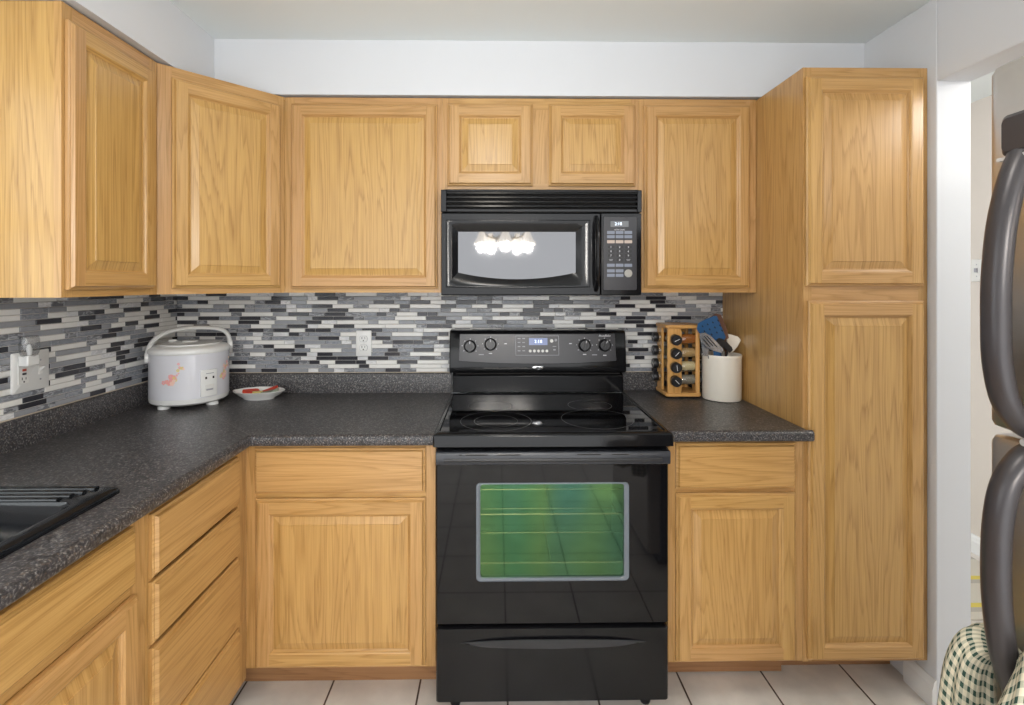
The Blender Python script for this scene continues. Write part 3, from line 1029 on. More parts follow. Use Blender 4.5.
# oven cavity and racks
cv = MB()
a0, a1, b0, b1, c0_, c1_ = -.14, .50, -.625, -.10, .33, .83
cv.face([(a0, b1, c0_), (a1, b1, c0_), (a1, b1, c1_), (a0, b1, c1_)])
cv.face([(a0, b0, c0_), (a0, b1, c0_), (a0, b1, c1_), (a0, b0, c1_)]); cv.face([(a1, b0, c0_), (a1, b1, c0_), (a1, b1, c1_), (a1, b0, c1_)])
cv.face([(a0, b0, c0_), (a1, b0, c0_), (a1, b1, c0_), (a0, b1, c0_)]); cv.face([(a0, b0, c1_), (a1, b0, c1_), (a1, b1, c1_), (a0, b1, c1_)])
cav = rpart(cv, 'oven_cavity', CAVITY, smooth=False)
for zz in (.478, .640):
    rk = MB()
    for k in range(3):
        y = -.615+.2*k
        rk.tube([(a0+.01, y, zz), (a1-.01, y, zz)], .0028 if k else .0034, 8)
    for x in (a0+.012, .18, a1-.012):
        rk.tube([(x, -.615, zz-.004), (x, -.16, zz-.004)], .0026, 8)
    rpart(rk, 'oven_rack', RACKM)
# storage drawer with scooped pull
dw = MB()
dw.loft([rrect_xz(dx0, dx1, .053, .294, .006, -.634), rrect_xz(dx0, dx1, .053, .294, .006, -.658), rrect_xz(dx0+.004, dx1-.004, .057, .290, .006, -.664)], cap0=True, cap1=True)
drw = rpart(dw, 'storage_drawer', BLACK)
n = 20
sl = MB(); top_, lowr = [], []
for k in range(n+1):
    s_ = k/n; x = -.118+.60*s_; u = abs(2*s_-1)
    up = .248+.014*(1-u**3); lo = .246-.020*(1-u**6)+.006*u
    top_.append(Vector((x, -.6645-.010*(1-u**4), up))); lowr.append(Vector((x, -.6645, min(lo, up-.001))))
sl.loft([[p+Vector((0, .004, 0)) for p in top_], top_, [p+Vector((0, .002, -.006)) for p in top_], lowr], closed=False)
rpart(sl, 'drawer_pull', SLATE, drw)

# ------------------------------------------------------------------ microwave
mw = empty('microwave_oven', (.17, -.2, 1.361), 'black over-the-range microwave hung beneath the short cabinet', 'microwave')
W = Matrix.Translation((-.17, .2, -1.361))
MX0, MX1, MZ0, MZ1, MF = -.2115, .5485, 1.362, 1.7615, -.395


def mpart(mb, name, mat, parent=None, **kw):
    return mb.xform(W).build(name, mat, parent or mw, **kw)


mpart(MB().box(MX0, MX1, MF+.03, -.012, MZ0, MZ1), 'body', BLKPL, smooth=False, bev=.003)
mpart(MB().box(.0, .16, -.30, -.15, MZ0-.006, MZ0-.0005), 'task_light_cover', GREYPR, smooth=False)
# vent grille
vg = MB()
vg.box(MX0, MX0+.022, MF, MF+.029, 1.678, MZ1); vg.box(MX1-.018, MX1, MF, MF+.029, 1.678, MZ1)
vg.box(MX0+.022, MX1-.018, MF, MF+.029, MZ1-.008, MZ1); vg.box(MX0+.022, MX1-.018, MF, MF+.029, 1.678, 1.690)
vgr = mpart(vg, 'vent_grille', BLACK, bev=.002)
mpart(MB().box(MX0+.022, MX1-.018, MF+.022, MF+.0295, 1.690, MZ1-.008), 'grille_back', DARKGAP, vgr, smooth=False)
for k in range(4):
    zc = 1.6965+.0165*k
    m2 = MB().prism([(MX0+.022, MF+.020, zc+.009), (MX0+.022, MF+.003, zc), (MX0+.022, MF+.0, zc+.001), (MX0+.022, MF+.001, zc+.007), (MX0+.022, MF+.020, zc+.013)], (MX1-MX0-.04, 0, 0), 'x')
    mpart(m2, 'louver', BLACK, vgr, smooth=False)
# door
DX1, DZ1 = .3915, 1.674


def mwloop(x0, x1, zt, zb, sag, y, n=16, topsag=0.0):
    pts = []
    for k in range(n+1):
        s_ = k/n; pts.append(Vector((x0+(x1-x0)*s_, y, zb-sag*(1-(2*s_-1)**2))))
    for k in range(n+1):
        s_ = k/n; pts.append(Vector((x1+(x0-x1)*s_, y, zt+topsag*(1-(2*s_-1)**2))))
    return pts


md = MB()
md.loft([mwloop(MX0+.001, DX1, DZ1, MZ0+.002, 0, MF+.029), mwloop(MX0+.001, DX1, DZ1, MZ0+.002, 0, MF+.004),
         mwloop(MX0+.004, DX1-.003, DZ1-.003, MZ0+.005, 0, MF), mwloop(-.192, .352, 1.648, 1.394, .004, MF),
         mwloop(-.189, .349, 1.645, 1.397, .004, MF-.005), mwloop(-.184, .344, 1.640, 1.402, .004, MF-.005),
         mwloop(-.164, .318, 1.620, 1.432, .014, MF+.006), mwloop(-.147, .299, 1.604, 1.450, .0255, MF+.014)])
mdo = mpart(md, 'door', BLACK, ang=30)
m2 = MB(); m2.face(mwloop(-.1475, .2995, 1.6045, 1.4495, .0255, MF+.0138))
mpart(m2, 'door_window', MWGLASS, mdo, smooth=False)
# bowed vertical handle
hp = [(.374, MF-.001, 1.652), (.374, MF-.022, 1.640), (.374, MF-.034, 1.60), (.374, MF-.039, 1.52), (.374, MF-.034, 1.44), (.374, MF-.022, 1.402), (.374, MF-.001, 1.390)]
mpart(MB().tube(hp, 1, 14, flat=(.0155, .009), ref=(1, 0, 0)).xform(Matrix.Identity(4)), 'door_handle', BLACK, mdo)
# control panel
cp = MB()
cp.loft([rrect_xz(.393, MX1-.001, MZ0+.002, DZ1, .004, MF+.029), rrect_xz(.393, MX1-.001, MZ0+.002, DZ1, .004, MF+.003), rrect_xz(.395, MX1-.003, MZ0+.004, DZ1-.002, .004, MF)], cap1=True)
cpn = mpart(cp, 'control_panel', BLACK)
kpd = MB().loft([rrect_xz(.402, MX1-.020, 1.383, 1.660, .006, MF-.0001), rrect_xz(.402, MX1-.020, 1.383, 1.660, .006, MF-.0022)], cap1=True)
kp_ = mpart(kpd, 'keypad', CHARCOAL, cpn, bev=.0008)


def key(x, z, w, h, mat, name='key', d=.0034):
    m2 = MB().loft([rrect_xz(x-w/2, x+w/2, z-h/2, z+h/2, .0015, MF-.0021, 2), rrect_xz(x-w/2, x+w/2, z-h/2, z+h/2, .0015, MF-d, 2)], cap1=True)
    return mpart(m2, name, mat, cpn, smooth=False)


key(.463, 1.633, .068, .022, DISPG, 'display_window')
text('display_digits', '2:18', .016, DIGIT, cpn, tuple(W @ Vector((.458, MF-.0037, 1.633))))
cols = (.430, .463, .496)
text('keypad_heading', 'AUTO COOK', .0065, WHITEPR, cpn, tuple(W @ Vector((.463, MF-.0025, 1.611))))
for zr, mt in ((1.601, BLUEPR), (1.585, BLUEPR), (1.566, TANPR)):
    for x in cols:
        key(x, zr, .029, .0115, mt)
dg = ['1', '2', '3', '4', '5', '6', '7', '8', '9', '', '0', '']
for k in range(12):
    x, zr = cols[k % 3], 1.5455-.0162*(k//3)
    key(x, zr, .026, .0115, BLKPL)
    if dg[k]: text('key_digit', dg[k], .010, WHITEPR, cpn, tuple(W @ Vector((x, MF-.0037, zr))))
    else:
        key(x, zr+.002, .016, .0022, GREYPR, 'key_legend', .0037); key(x, zr-.002, .012, .0022, GREYPR, 'key_legend', .0037)
for x in cols: key(x, 1.477, .029, .0115, BLUEPR)
for zr in (1.456, 1.439):
    for x in cols[:2]: key(x, zr, .029, .0115, BLUEPR)
m2 = MB().lathe([(.0150, .002), (.0150, .0042), (.0135, .0050), (0, .0050)], 24, (cols[2], MF, 1.4465), 'y')
mpart(m2, 'start_button', plain('button_grey', (.33, .32, .29), .5), cpn)

# ------------------------------------------------------------------ rice cooker
RC = Vector((-1.274, -.186, CT))
rc = empty('rice_cooker', tuple(RC), 'white flowered rice cooker standing in the back left counter corner', 'rice cooker')
rb = MB().lathe([(.112, .012), (.130, .014), (.1405, .022), (.1440, .040)], 56, cap1=False)
rb.build('base_skirt', WHITEPL, rc)
rb = MB().lathe([(.1435, .038), (.1435, .046), (.1430, .214), (.1435, .218)], 56)
body = rb.build('body', COOKERB, rc)
rb = MB().lathe([(.1440, .214), (.1470, .218), (.1480, .226), (.1445, .233), (.134, .240), (.110, .246), (.112, .250), (.060, .2535), (.0, .254)], 56)
rb.build('lid', WHITEPL, rc)
rb = MB().lathe([(.030, .2525), (.028, .258), (.0, .259)], 24)
rb.build('steam_vent', WHITEPL, rc)
for a in (-110, -15, 80, 165):
    x, y = .112*math.cos(math.radians(a)), .112*math.sin(math.radians(a))
    MB().lathe([(.022, .0006), (.022, .011), (.018, .0135)], 16, (x, y, 0)).build('foot', WHITEPL, rc)
# carrying handle: broad band over the lid
hp, rr_ = [], []
ca, sa = math.cos(.60), math.sin(.60)
for k in range(25):
    a = PI*k/24
    rx = -.1445*math.cos(a)
    hz_ = .198+.034*(rx > 0)*(rx/.1445)**2
    hz_ += .112*math.sin(a)**.75
    hp.append((rx*ca, rx*sa, min(hz_, .312)))
MB().tube(hp, 1, 12, flat=(.021, .009), ref=(0, 0, 1)).build('carry_handle', WHITEPL, rc)
for s in (-1, 1):
    m2 = MB().lathe([(.020, -.010), (.023, -.006), (.023, .006), (.019, .011), (0, .012)], 20, (0, 0, 0), 'x')
    m2.xform(Matrix.Translation((s*.1465*ca, s*.1465*sa, .198+(.034 if s > 0 else 0))) @ Matrix.Rotation(.60, 4, 'Z') @ Matrix.Scale(s*.7, 4, Vector((1, 0, 0))))
    m2.build('handle_pivot', WHITEPL, rc)
MB().lathe([(.018, 0), (.018, .010), (.014, .016), (0, .017)], 20, (-.085, .02, .244)).build('lid_button', WHITEPL, rc)


def cyl(a, h, out=0.0):
    r = .1433+out
    return Vector((r*math.sin(a), -r*math.cos(a), h))


def curved_patch(a0, a1, z0, z1, out, thick, n=8):
    m2 = MB()
    lo, li = [], []
    for o_, L_ in ((out+thick, lo), (out, li)):
        L_ += [cyl(a0+(a1-a0)*k/n, z0, o_) for k in range(n+1)]+[cyl(a1+(a0-a1)*k/n, z1, o_) for k in range(n+1)]
    m2.loft([li, lo])
    for k in range(n):
        m2.face([lo[k], lo[k+1], lo[2*n-k], lo[2*n+1-k]])
    return m2


pa = .79                                          # direction of the switch plate round the body
sw = curved_patch(pa, pa+.43, .044, .150, 0.0, .0060).build('switch_plate', WHITEPL, rc, bev=.0015)
curved_patch(pa+.11, pa+.32, .070, .092, .0061, .0045, 4).build('cook_switch', IVORY, sw, bev=.001)
curved_patch(pa+.12, pa+.29, .0690, .0755, .0107, .0005, 3).build('switch_shadow_line', GREYPR, sw)
for d in (.125, .315):
    curved_patch(pa+d-.022, pa+d+.022, .114, .123, .0061, .0012, 2).build('indicator_lamp', DARKGAP, sw)
curved_patch(pa+.125, pa+.33, .134, .1370, .0061, .0004, 3).build('legend_line', GREYPR, sw)
rnd = random.Random(5)


def flowers(ac, zc, spread, count):
    m2 = MB()
    for k in range(count):
        t = rnd.random()
        a = ac+spread*(t-.5)*1.8+rnd.gauss(0, .045); zz = zc+.060*(t-.5)+rnd.gauss(0, .011)
        r = rnd.uniform(.0028, .0058)*(1.25 if t < .5 else .8)
        mi = rnd.choice((0, 0, 1, 2, 3))
        for q in range(5):
            b_ = 2*PI*q/5+k
            ce = (a+r*.9*math.cos(b_)/.15, zz+r*.9*math.sin(b_))
            pts = [cyl(ce[0]+r*.62*math.cos(2*PI*j/8)/.15, ce[1]+r*.62*math.sin(2*PI*j/8), .0004+.00001*k) for j in range(8)]
            m2.face(pts, mi=mi)
    m2.build('flower_decal', [PINKP, PEACH, PINKP, YELLOW], rc, smooth=False)


flowers(.17, .132, .20, 26)
flowers(1.60, .140, .20, 26)

# ------------------------------------------------------------------ dish on the counter
dc = Vector((-1.022, -.118, CT))
dish = empty('trinket_dish', tuple(dc), 'small white leaf-shaped dish with red pattern beside the rice cooker', 'dish')
def dl_(rx, ry, z, wob=0.0, n=40):
    out = []
    for k in range(n):
        a = 2*PI*k/n
        w_ = 1+wob*math.cos(10*a)+.10*(abs(math.cos(a))**6)
        out.append(Vector((rx*w_*math.cos(a), ry*w_*math.sin(a), z)))
    return out
m2 = MB().loft([dl_(.058, .042, .0006), dl_(.060, .044, .006), dl_(.080, .058, .018, .01), dl_(.099, .073, .036, .025), dl_(.096, .070, .037, .025), dl_(.076, .054, .021, .01), dl_(.055, .039, .012)], cap0=True, cap1=True)
plate = m2.build('plate', WHITEPL, dish)
def patch(name, mat, ctr, rx, ry, rot, lift):
    lift += .007
    m3 = MB(); n = 18; pts0, pts1 = [], []
    for k in range(n):
        a = 2*PI*k/n
        u, v = rx*math.cos(a), ry*math.sin(a)*(1+.35*math.cos(a))
        x, y = ctr[0]+u*math.cos(rot)-v*math.sin(rot), ctr[1]+u*math.sin(rot)+v*math.cos(rot)
        q = math.hypot(x/.096, y/.070)
        z_ = .0125+.0250*max(0, (q-.55)/.45)**1.1
        pts0.append(Vector((x, y, z_+.0002))); pts1.append(Vector((x*.97, y*.97, z_+lift)))
    m3.loft([pts0, pts1], cap1=True)
    m3.build(name, mat, plate)
patch('red_pepper_print', RED, (-.045, .022), .034, .014, .55, .006)
patch('red_pepper_print', RED, (.028, .030), .038, .012, .35, .008)
patch('yellow_print', YELLOW, (-.008, .004), .022, .012, .1, .010)
patch('green_print', GREENP, (.045, .004), .036, .015, .3, .009)
patch('green_print', GREENP, (-.002, -.020), .020, .009, .2, .006)

# ------------------------------------------------------------------ spice rack with jars
CR = .922
SR = Vector((.788, -.112, CR))
hw = .072
sr = empty('spice_rack', tuple(SR), 'square wooden spice rack holding black-lidded jars right of the stove', 'spice rack')
def slab(z0, z1, e, nm):
    c_ = .012
    p = [(-e, -e+c_), (-e+c_, -e), (e-c_, -e), (e, -e+c_), (e, e-c_), (e-c_, e), (-e+c_, e), (-e, e-c_)]
    return MB().prism([(x, y, z0) for x, y in p], (0, 0, z1-z0), 'x', .3).build(nm, PINE, sr, bev=.004)
MB().lathe([(.05, .0006), (.05, .008)], 24).build('turntable', BLKPL, sr)
slab(.0085, .024, hw+.004, 'base_board')
slab(.296, .311, hw+.004, 'top_board')
pw = .060
zj = [.0765+.0578*k for k in range(4)]
def holed_panel(rot, label=None):
    """upright board with four round holes, on one side of the pinwheel"""
    m2 = MB(); x0_, x1_ = -hw+.004, -hw+.004+pw
    xc = (x0_+x1_)/2; n = 20; r = .0225
    zs = [.0242]+[(zj[k]+zj[k+1])/2 for k in range(3)]+[.2958]
    off = (random.uniform(0, 40), random.uniform(0, 40))
    for yy in (-hw+.004, -hw+.013):
        for k in range(4):
            za, zb = zs[k], zs[k+1]
            inn, outp = [], []
            for j in range(n):
                a = 2*PI*(j+.5)/n
                dx, dz = math.cos(a), math.sin(a)
                inn.append(Vector((xc+r*dx, yy, zj[k]+r*dz)))
                tt = min((pw/2)/max(abs(dx), 1e-6), ((zb-zj[k]) if dz > 0 else (zj[k]-za))/max(abs(dz), 1e-6))
                outp.append(Vector((xc+dx*tt, yy, zj[k]+dz*tt)))
            for j in range(n):
                q = (j+1) % n
                m2.face([inn[j], inn[q], outp[q], outp[j]], 'z', .2, 0, off)
    for k in range(4):
        for j in range(n):
            a, b_ = 2*PI*(j+.5)/n, 2*PI*(j+1.5)/n
            m2.face([(xc+r*math.cos(a), -hw+.004, zj[k]+r*math.sin(a)), (xc+r*math.cos(b_), -hw+.004, zj[k]+r*math.sin(b_)),
                     (xc+r*math.cos(b_), -hw+.013, zj[k]+r*math.sin(b_)), (xc+r*math.cos(a), -hw+.013, zj[k]+r*math.sin(a))], 'z', .2, 0, off)
    for x in (x0_, x1_):
        m2.face([(x, -hw+.004, .0242), (x, -hw+.013, .0242), (x, -hw+.013, .2958), (x, -hw+.004, .2958)], 'z', .2, 0, off)
    m2.xform(Matrix.Rotation(rot, 4, 'Z'))
    return m2.build('holed_panel', PINE, sr, smooth=False)
for q in range(4):
    holed_panel(q*PI/2)
    m2 = MB().lathe([(.0075, .0243), (.0075, .2957)], 14, (hw-.012, -hw+.012, 0))
    m2.xform(Matrix.Rotation(q*PI/2, 4, 'Z'))
    m2.build('dowel', PINE, sr)
JB = {'orange': (.42, .13, .02), 'tan': (.50, .31, .13), 'cream': (.72, .58, .34), 'grey': (.24, .21, .17), 'brown': (.16, .085, .04), 'green': (.13, .14, .06)}
JM = {k: plain('spice_'+k, v, .9, noise=.3, nscale=400) for k, v in JB.items()}
def jar(side, k, spice, label, rot_lab):
    r_ = side*PI/2
    base = Vector((-hw+.004+pw/2, -hw-.026, zj[k]-.0008))
    p = Matrix.Rotation(r_, 4, 'Z') @ base
    t = empty('spice_jar', tuple(SR+p), label, 'jar', 'spice jars in the wooden rack', r_)
    m2 = MB().lathe([(.0195, -.022), (.0215, -.027), (.0215, -.098), (.019, -.102)], 24, (0, 0, 0), 'y')
    m2.build('glass_body', JARGLASS, t)
    m2 = MB().lathe([(.0195, -.045), (.0197, -.0465), (.0197, -.0965), (.018, -.099)], 20, (0, 0, 0), 'y')
    m2.build('spice_fill', JM[spice], t)
    m2 = MB().lathe([(.0205, -.0215), (.0215, -.020), (.0215, -.002), (.0200, 0), (0, .0002)], 28, (0, 0, 0), 'y')
    cpp = m2.build('lid', BLKPL, t)
    m2 = MB().box(-.0115, .0115, -.0007, -.0002, -.0011, .0011)
    m2.xform(Matrix.Rotation(rot_lab, 4, 'Y'))
    m2.build('lid_label', WHITEPR, cpp, smooth=False)
ORD = ('lowest', 'second lowest', 'second highest', 'highest')
for k in range(4):
    jar(0, k, ('brown', 'tan', 'green', 'grey')[k], f'black-lidded spice jar facing forward in the wooden rack, {ORD[k]} of four', (.8, 1.45, -.8, -.45)[k])
    jar(3, k, ('brown', 'tan', 'grey', 'orange')[k], f'spice jar sticking out of the wooden rack towards the stove, {ORD[k]} of four', .4)
    jar(1, k, ('grey', 'cream', 'tan', 'orange')[k], f'glass jar of {("grey", "cream", "tan", "orange")[k]} spice lying behind the rack\'s front dowel, lid towards the crock', .4)

# ------------------------------------------------------------------ crock and utensils
CK = Vector((.947, -.184, CR))
crock = MB().lathe([(.070, .0006), (.0765, .003), (.0785, .009), (.0785, .174), (.0800, .180), (.0800, .187), (.078, .190), (.075, .187), (.074, .175), (.074, .012), (.0, .010)], 48).build('utensil_crock', CROCK, loc=tuple(CK))
tag(crock, 'cream glazed crock full of cooking utensils next to the pantry side', 'crock')


USTEEL = plain('utensil_steel', (.50, .53, .58), .22, metal=.8)


def outline(pts, Y, lean=0.0):
    return [P(px, py, Y)+Vector((0, lean*(py-350)/500, 0)) for px, py in pts]


def utensil(name, label, cat, head, Y, thick, hmat, foot, grip, gmat, gr_=.006, slots=None, smat=None):
    Y -= .066
    loop = outline(head, Y)
    base = Vector(foot)+Vector((-.045, -.067, 0))
    t = empty(name, tuple(base), label, cat, 'utensils in the crock')
    M_ = Matrix.Translation(-base)
    m2 = MB().prism(loop, (0, thick, 0))
    hd = m2.xform(M_).build('head', hmat, t, bev=min(.0008, thick*.3))
    if slots:
        s2 = MB()
        for a, b_, w_ in slots:
            A, B = P(*a, Y-.0012), P(*b_, Y-.0012)
            d = (B-A).normalized(); nn = Vector((-d.z, 0, d.x))*w_
            s2.prism([A-nn, B-nn, B+nn, A+nn], (0, .0008, 0))
        s2.xform(M_).build('slots', smat, hd, smooth=False)
    g_ = P(*grip, Y)+Vector((0, thick/2, 0))
    MB().tube([base, base.lerp(g_, .5), g_], [gr_, gr_, gr_*.7], 10).xform(M_).build('handle', gmat, t)


cz = CR+.014
bd_sl = []
for i in range(4):
    for j in range(3):
        x, y = 702+5.2*i+2.2*j*.9, 325.5-1.9*i+5*j
        bd_sl.append(((x, y), (x+1.1, y+1.6), .0022))
utensil('blue_turner', 'blue perforated nylon turner standing in the crock', 'turner',
        [(698, 323.5), (704, 320), (714, 315.8), (717, 316), (726, 337), (722, 345), (718, 343), (710, 337), (699, 333), (697, 329)], -.150, .003, BLUE,
        (1.02, -.075, cz), (721, 341), BLKPL, .006, bd_sl, DARKGAP)
utensil('wooden_spoon', 'dark brown wooden spatula standing behind the blue turner', 'spatula',
        [(710, 317.5), (716, 313.5), (721, 314.5), (726, 326), (729, 338), (724, 341), (716, 330)], -.128, .005, BROWNW,
        (1.03, -.09, cz), (725.5, 338), BROWNW, .006)
utensil('slotted_spoon', 'shiny metal slotted spoon leaning left in the crock', 'slotted spoon',
        [(699.5, 336), (701, 333), (705, 332.5), (711, 336), (718, 343), (724, 350), (722, 353), (714, 351), (706, 347), (701, 341)], -.178, .002, USTEEL,
        (1.035, -.125, cz), (721, 350), USTEEL, .004,
        [((704, 336), (713, 346), .0016), ((707, 336), (717, 347), .0016), ((703, 339), (710, 347), .0016)], DARKGAP)
utensil('metal_ladle', 'metal spoon low on the left side of the crock', 'spoon',
        [(701, 340), (704, 339), (707, 343), (709, 349), (708, 356), (703, 355.5), (702, 348)], -.163, .002, USTEEL,
        (1.0, -.11, cz), (706, 350), USTEEL, .004)
utensil('white_spatula', 'white rubber spatula leaning right out of the crock', 'spatula',
        [(727, 334), (731, 334.5), (738, 336.5), (741, 340), (738, 346), (733, 352), (728, 354), (725, 350), (727, 342)], -.120, .006, CROCK,
        (.955, -.10, cz), (731, 349), WHITEPL, .005)
utensil('black_serving_fork', 'black handled tool standing before the blue turner', 'utensil',
        [(716, 341), (719, 338), (723, 339), (728, 343), (732, 347), (733, 350), (730, 353), (727, 350), (722, 347), (718, 345)], -.158, .006, BLKPL,
        (.95, -.12, cz), (729, 349), BLKPL, .005)
utensil('blue_handled_whisk', 'tool with small blue grip between the metal spoons', 'utensil',
        [(714, 350), (717, 349), (720, 351), (721, 356), (719, 359), (714, 358)], -.172, .008, BLUE,
        (.985, -.13, cz), (717, 355), BLUE, .005)


# ------------------------------------------------------------------ outlets and switches
def outlet(loc, label):
    t = empty('wall_outlet', loc, label, 'outlet')
    m2 = MB().loft([rrect_xz(-.0345, .0345, -.0575, .0575, .004, 0), rrect_xz(-.0345, .0345, -.0575, .0575, .004, -.003), rrect_xz(-.031, .031, -.054, .054, .004, -.0055)], cap1=True)
    m2.build('cover_plate', WHITEPL, t)
    for s in (-1, 1):
        zc = .0200*s
        n = 24
        L0, L1 = [], []
        for k in range(n):
            a = 2*PI*k/n
            x, z_ = .0175*math.cos(a), max(-.0125, min(.0125, .0175*math.sin(a)))
            L0.append((x, -.0056, zc+z_)); L1.append((x, -.0080, zc+z_))
        rim = MB().loft([[(p[0]*1.08, -.0056, zc+(p[2]-zc)*1.10) for p in L0], [(p[0]*1.08, -.0062, zc+(p[2]-zc)*1.10) for p in L0]], cap1=True)
        rc_ = MB().loft([L0, L1], cap1=True).build('receptacle', WHITEPL, t, ang=30)
        rim.build('receptacle_rim', GREYPR, rc_)
        m3 = MB()
        m3.box(-.0078, -.0052, -.0084, -.0079, zc-.001, zc+.009); m3.box(.0052, .0074, -.0084, -.0079, zc, zc+.008)
        m3.lathe([(.0030, .0079), (.0030, .0084)], 10, (0, 0, zc-.0075), 'y')
        m3.build('slots', DARKGAP, rc_, smooth=False)
    MB().lathe([(.003, .0055), (.0025, .007), (0, .0072)], 10, (0, 0, 0), 'y').build('screw', IVORY, t)


outlet((-.602, -.0105, 1.138), 'white duplex wall outlet on the mosaic tiles left of the stove')

sw = empty('switch_plate', (X_L+.0107, -.719, 1.139), 'white double wall plate with outlet and switch on the left mosaic', 'switch plate', None, PI/2)
m2 = MB().loft([rrect_xz(-.062, .062, -.061, .061, .004, 0), rrect_xz(-.062, .062, -.061, .061, .004, -.003), rrect_xz(-.058, .058, -.057, .057, .004, -.006)], cap1=True)
m2.build('cover_plate', WHITEPL, sw)
m2 = MB().loft([rrect_xz(-.046, -.012, -.034, .034, .002, -.0061), rrect_xz(-.046, -.012, -.034, .034, .002, -.009)], cap1=True)
gf = m2.build('safety_outlet', IVORY, sw, bev=.0008)
MB().box(-.034, -.022, -.0105, -.0091, .004, .011).build('red_button', REDSW, gf)
MB().box(-.034, -.022, -.0105, -.0091, -.007, -.001).build('black_button', BLKPL, gf)
m3 = MB(); m3.box(-.0355, -.0335, -.0095, -.0091, -.022, -.014); m3.box(-.0235, -.0215, -.0095, -.0091, -.022, -.015); m3.lathe([(.0025, .0091), (.0025, .0095)], 10, (-.0285, 0, -.028), 'y')
m3.build('slots', DARKGAP, gf, smooth=False)
m2 = MB().box(.023, .035, -.0075, -.0061, -.014, .014).build('toggle_base', IVORY, sw)
MB().prism([(.0255, -.0076, -.004), (.0255, -.0076, .006), (.0255, -.020, .012), (.0255, -.021, .006)], (.007, 0, 0)).build('toggle', WHITEPL, sw, bev=.001)
for z_ in (-.030, .030):
    MB().lathe([(.003, .006), (.0025, .0074), (0, .0075)], 10, (.029, 0, z_), 'y').build('screw', GREYPR, sw)
# plug-in night light
nl = empty('night_light', (X_L+.0201, -.748, 1.152), 'clear plug-in night light in the left wall outlet', 'night light', None, PI/2)
MB().box(-.020, .020, -.030, -.0005, .008, .040).build('plug_base', WHITEPL, nl, bev=.003)
m2 = MB().lathe([(.020, .036), (.026, .046), (.028, .060), (.028, .088), (.024, .098), (.0, .100)], 24, (0, -.022, 0))
m2.xform(Matrix.Diagonal((1.0, .72, 1, 1)))
m2.build('shade', NIGHTG, nl)
MB().lathe([(.006, .040), (.0075, .058), (.004, .072), (0, .074)], 12, (0, -.016, 0)).build('bulb', WHITEPL, nl)

# far room switch
fs = empty('light_switch', (2.4995, .286, 1.475), 'ivory light switch on the beige wall behind the fridge', 'light switch', None, -PI/2)
MB().loft([rrect_xz(-.035, .035, -.058, .058, .003, 0), rrect_xz(-.031, .031, -.054, .054, .003, -.005)], cap1=True).build('cover_plate', IVORY, fs)
MB().box(-.005, .005, -.015, -.0052, -.010, .012).build('toggle', GREYPR, fs)
MB().lathe([(.003, .005), (.002, .0065)], 8, (0, 0, .03), 'y').build('screw', GREYPR, fs)
MB().lathe([(.003, .005), (.002, .0065)], 8, (0, 0, -.03), 'y').build('screw', GREYPR, fs)
rgm = MB().loft([rrect(-.40, .40, -.55, .55, .01, .0006), rrect(-.40, .40, -.55, .55, .01, .008), rrect(-.39, .39, -.54, .54, .01, .010)], cap1=True)
rug = rgm.build('striped_rug', RUG, loc=(2.03, .33, 0))
tag(rug, 'cream rug with yellow stripes on the floor past the doorway', 'rug')

# ------------------------------------------------------------------ refrigerator
FX = .749
FYF = -1.523
fr = empty('refrigerator', (1.1, -1.9, 0), 'tall two-door refrigerator with dark bow handles at the right edge', 'refrigerator')
F = Matrix.Translation((-1.1, 1.9, 0))


def fpart(mb, name, mat, parent=None, **kw):
    return mb.xform(F).build(name, mat, parent or fr, **kw)


fpart(MB().box(FX+.065, 1.445, FYF-.74, FYF-.003, .03, 1.725), 'cabinet_body', SLATE, smooth=False, bev=.004)
fpart(MB().box(FX+.06, 1.40, FYF-.72, FYF-.02, .001, .029), 'base_grille', BLKPL, smooth=False)


def fdoor(z0, z1, nm):
    mb = MB()
    # rounded-section slab: profile in X/Y, crowned top and bottom
    def lp(z, ins):
        x0, x1, y0, y1 = FX+ins, FX+.060, FYF-.745+ins, FYF-ins
        r = .018
        pts = []
        for k in range(7):
            a = PI/2*k/6
            pts.append(Vector((x0+r-r*math.sin(a), y1-r+r*math.cos(a), z)))
        for k in range(7):
            a = PI/2*k/6
            pts.append(Vector((x0+r-r*math.cos(a), y0+r-r*math.sin(a), z)))
        pts += [Vector((x1, y0, z)), Vector((x1, y1, z))]
        return pts
    mb.loft([lp(z0, .008), lp(z0+.003, .002), lp(z0+.009, 0), lp(z1-.012, 0), lp(z1-.004, .003), lp(z1, .010)], cap0=True, cap1=True)
    return fpart(mb, nm, STEEL)


fd = fdoor(1.193, 1.737, 'freezer_door')
rd = fdoor(.06, 1.183, 'fresh_food_door')


def bow(parent, pts, nm='handle'):
    # smooth the path
    ctrl = [Vector(p) for p in pts]
    path = []
    for i in range(len(ctrl)-1):
        p0 = ctrl[max(i-1, 0)]; p1 = ctrl[i]; p2 = ctrl[i+1]; p3 = ctrl[min(i+2, len(ctrl)-1)]
        for k in range(6):
            t = k/6
            path.append(.5*((2*p1)+(p2-p0)*t+(2*p0-5*p1+4*p2-p3)*t*t+(3*p1-p0-3*p2+p3)*t**3))
    path.append(ctrl[-1])
    return fpart(MB().tube(path, 1, 18, flat=(.0185, .0135), ref=(1, 0, 0)), nm, BRONZE, parent)


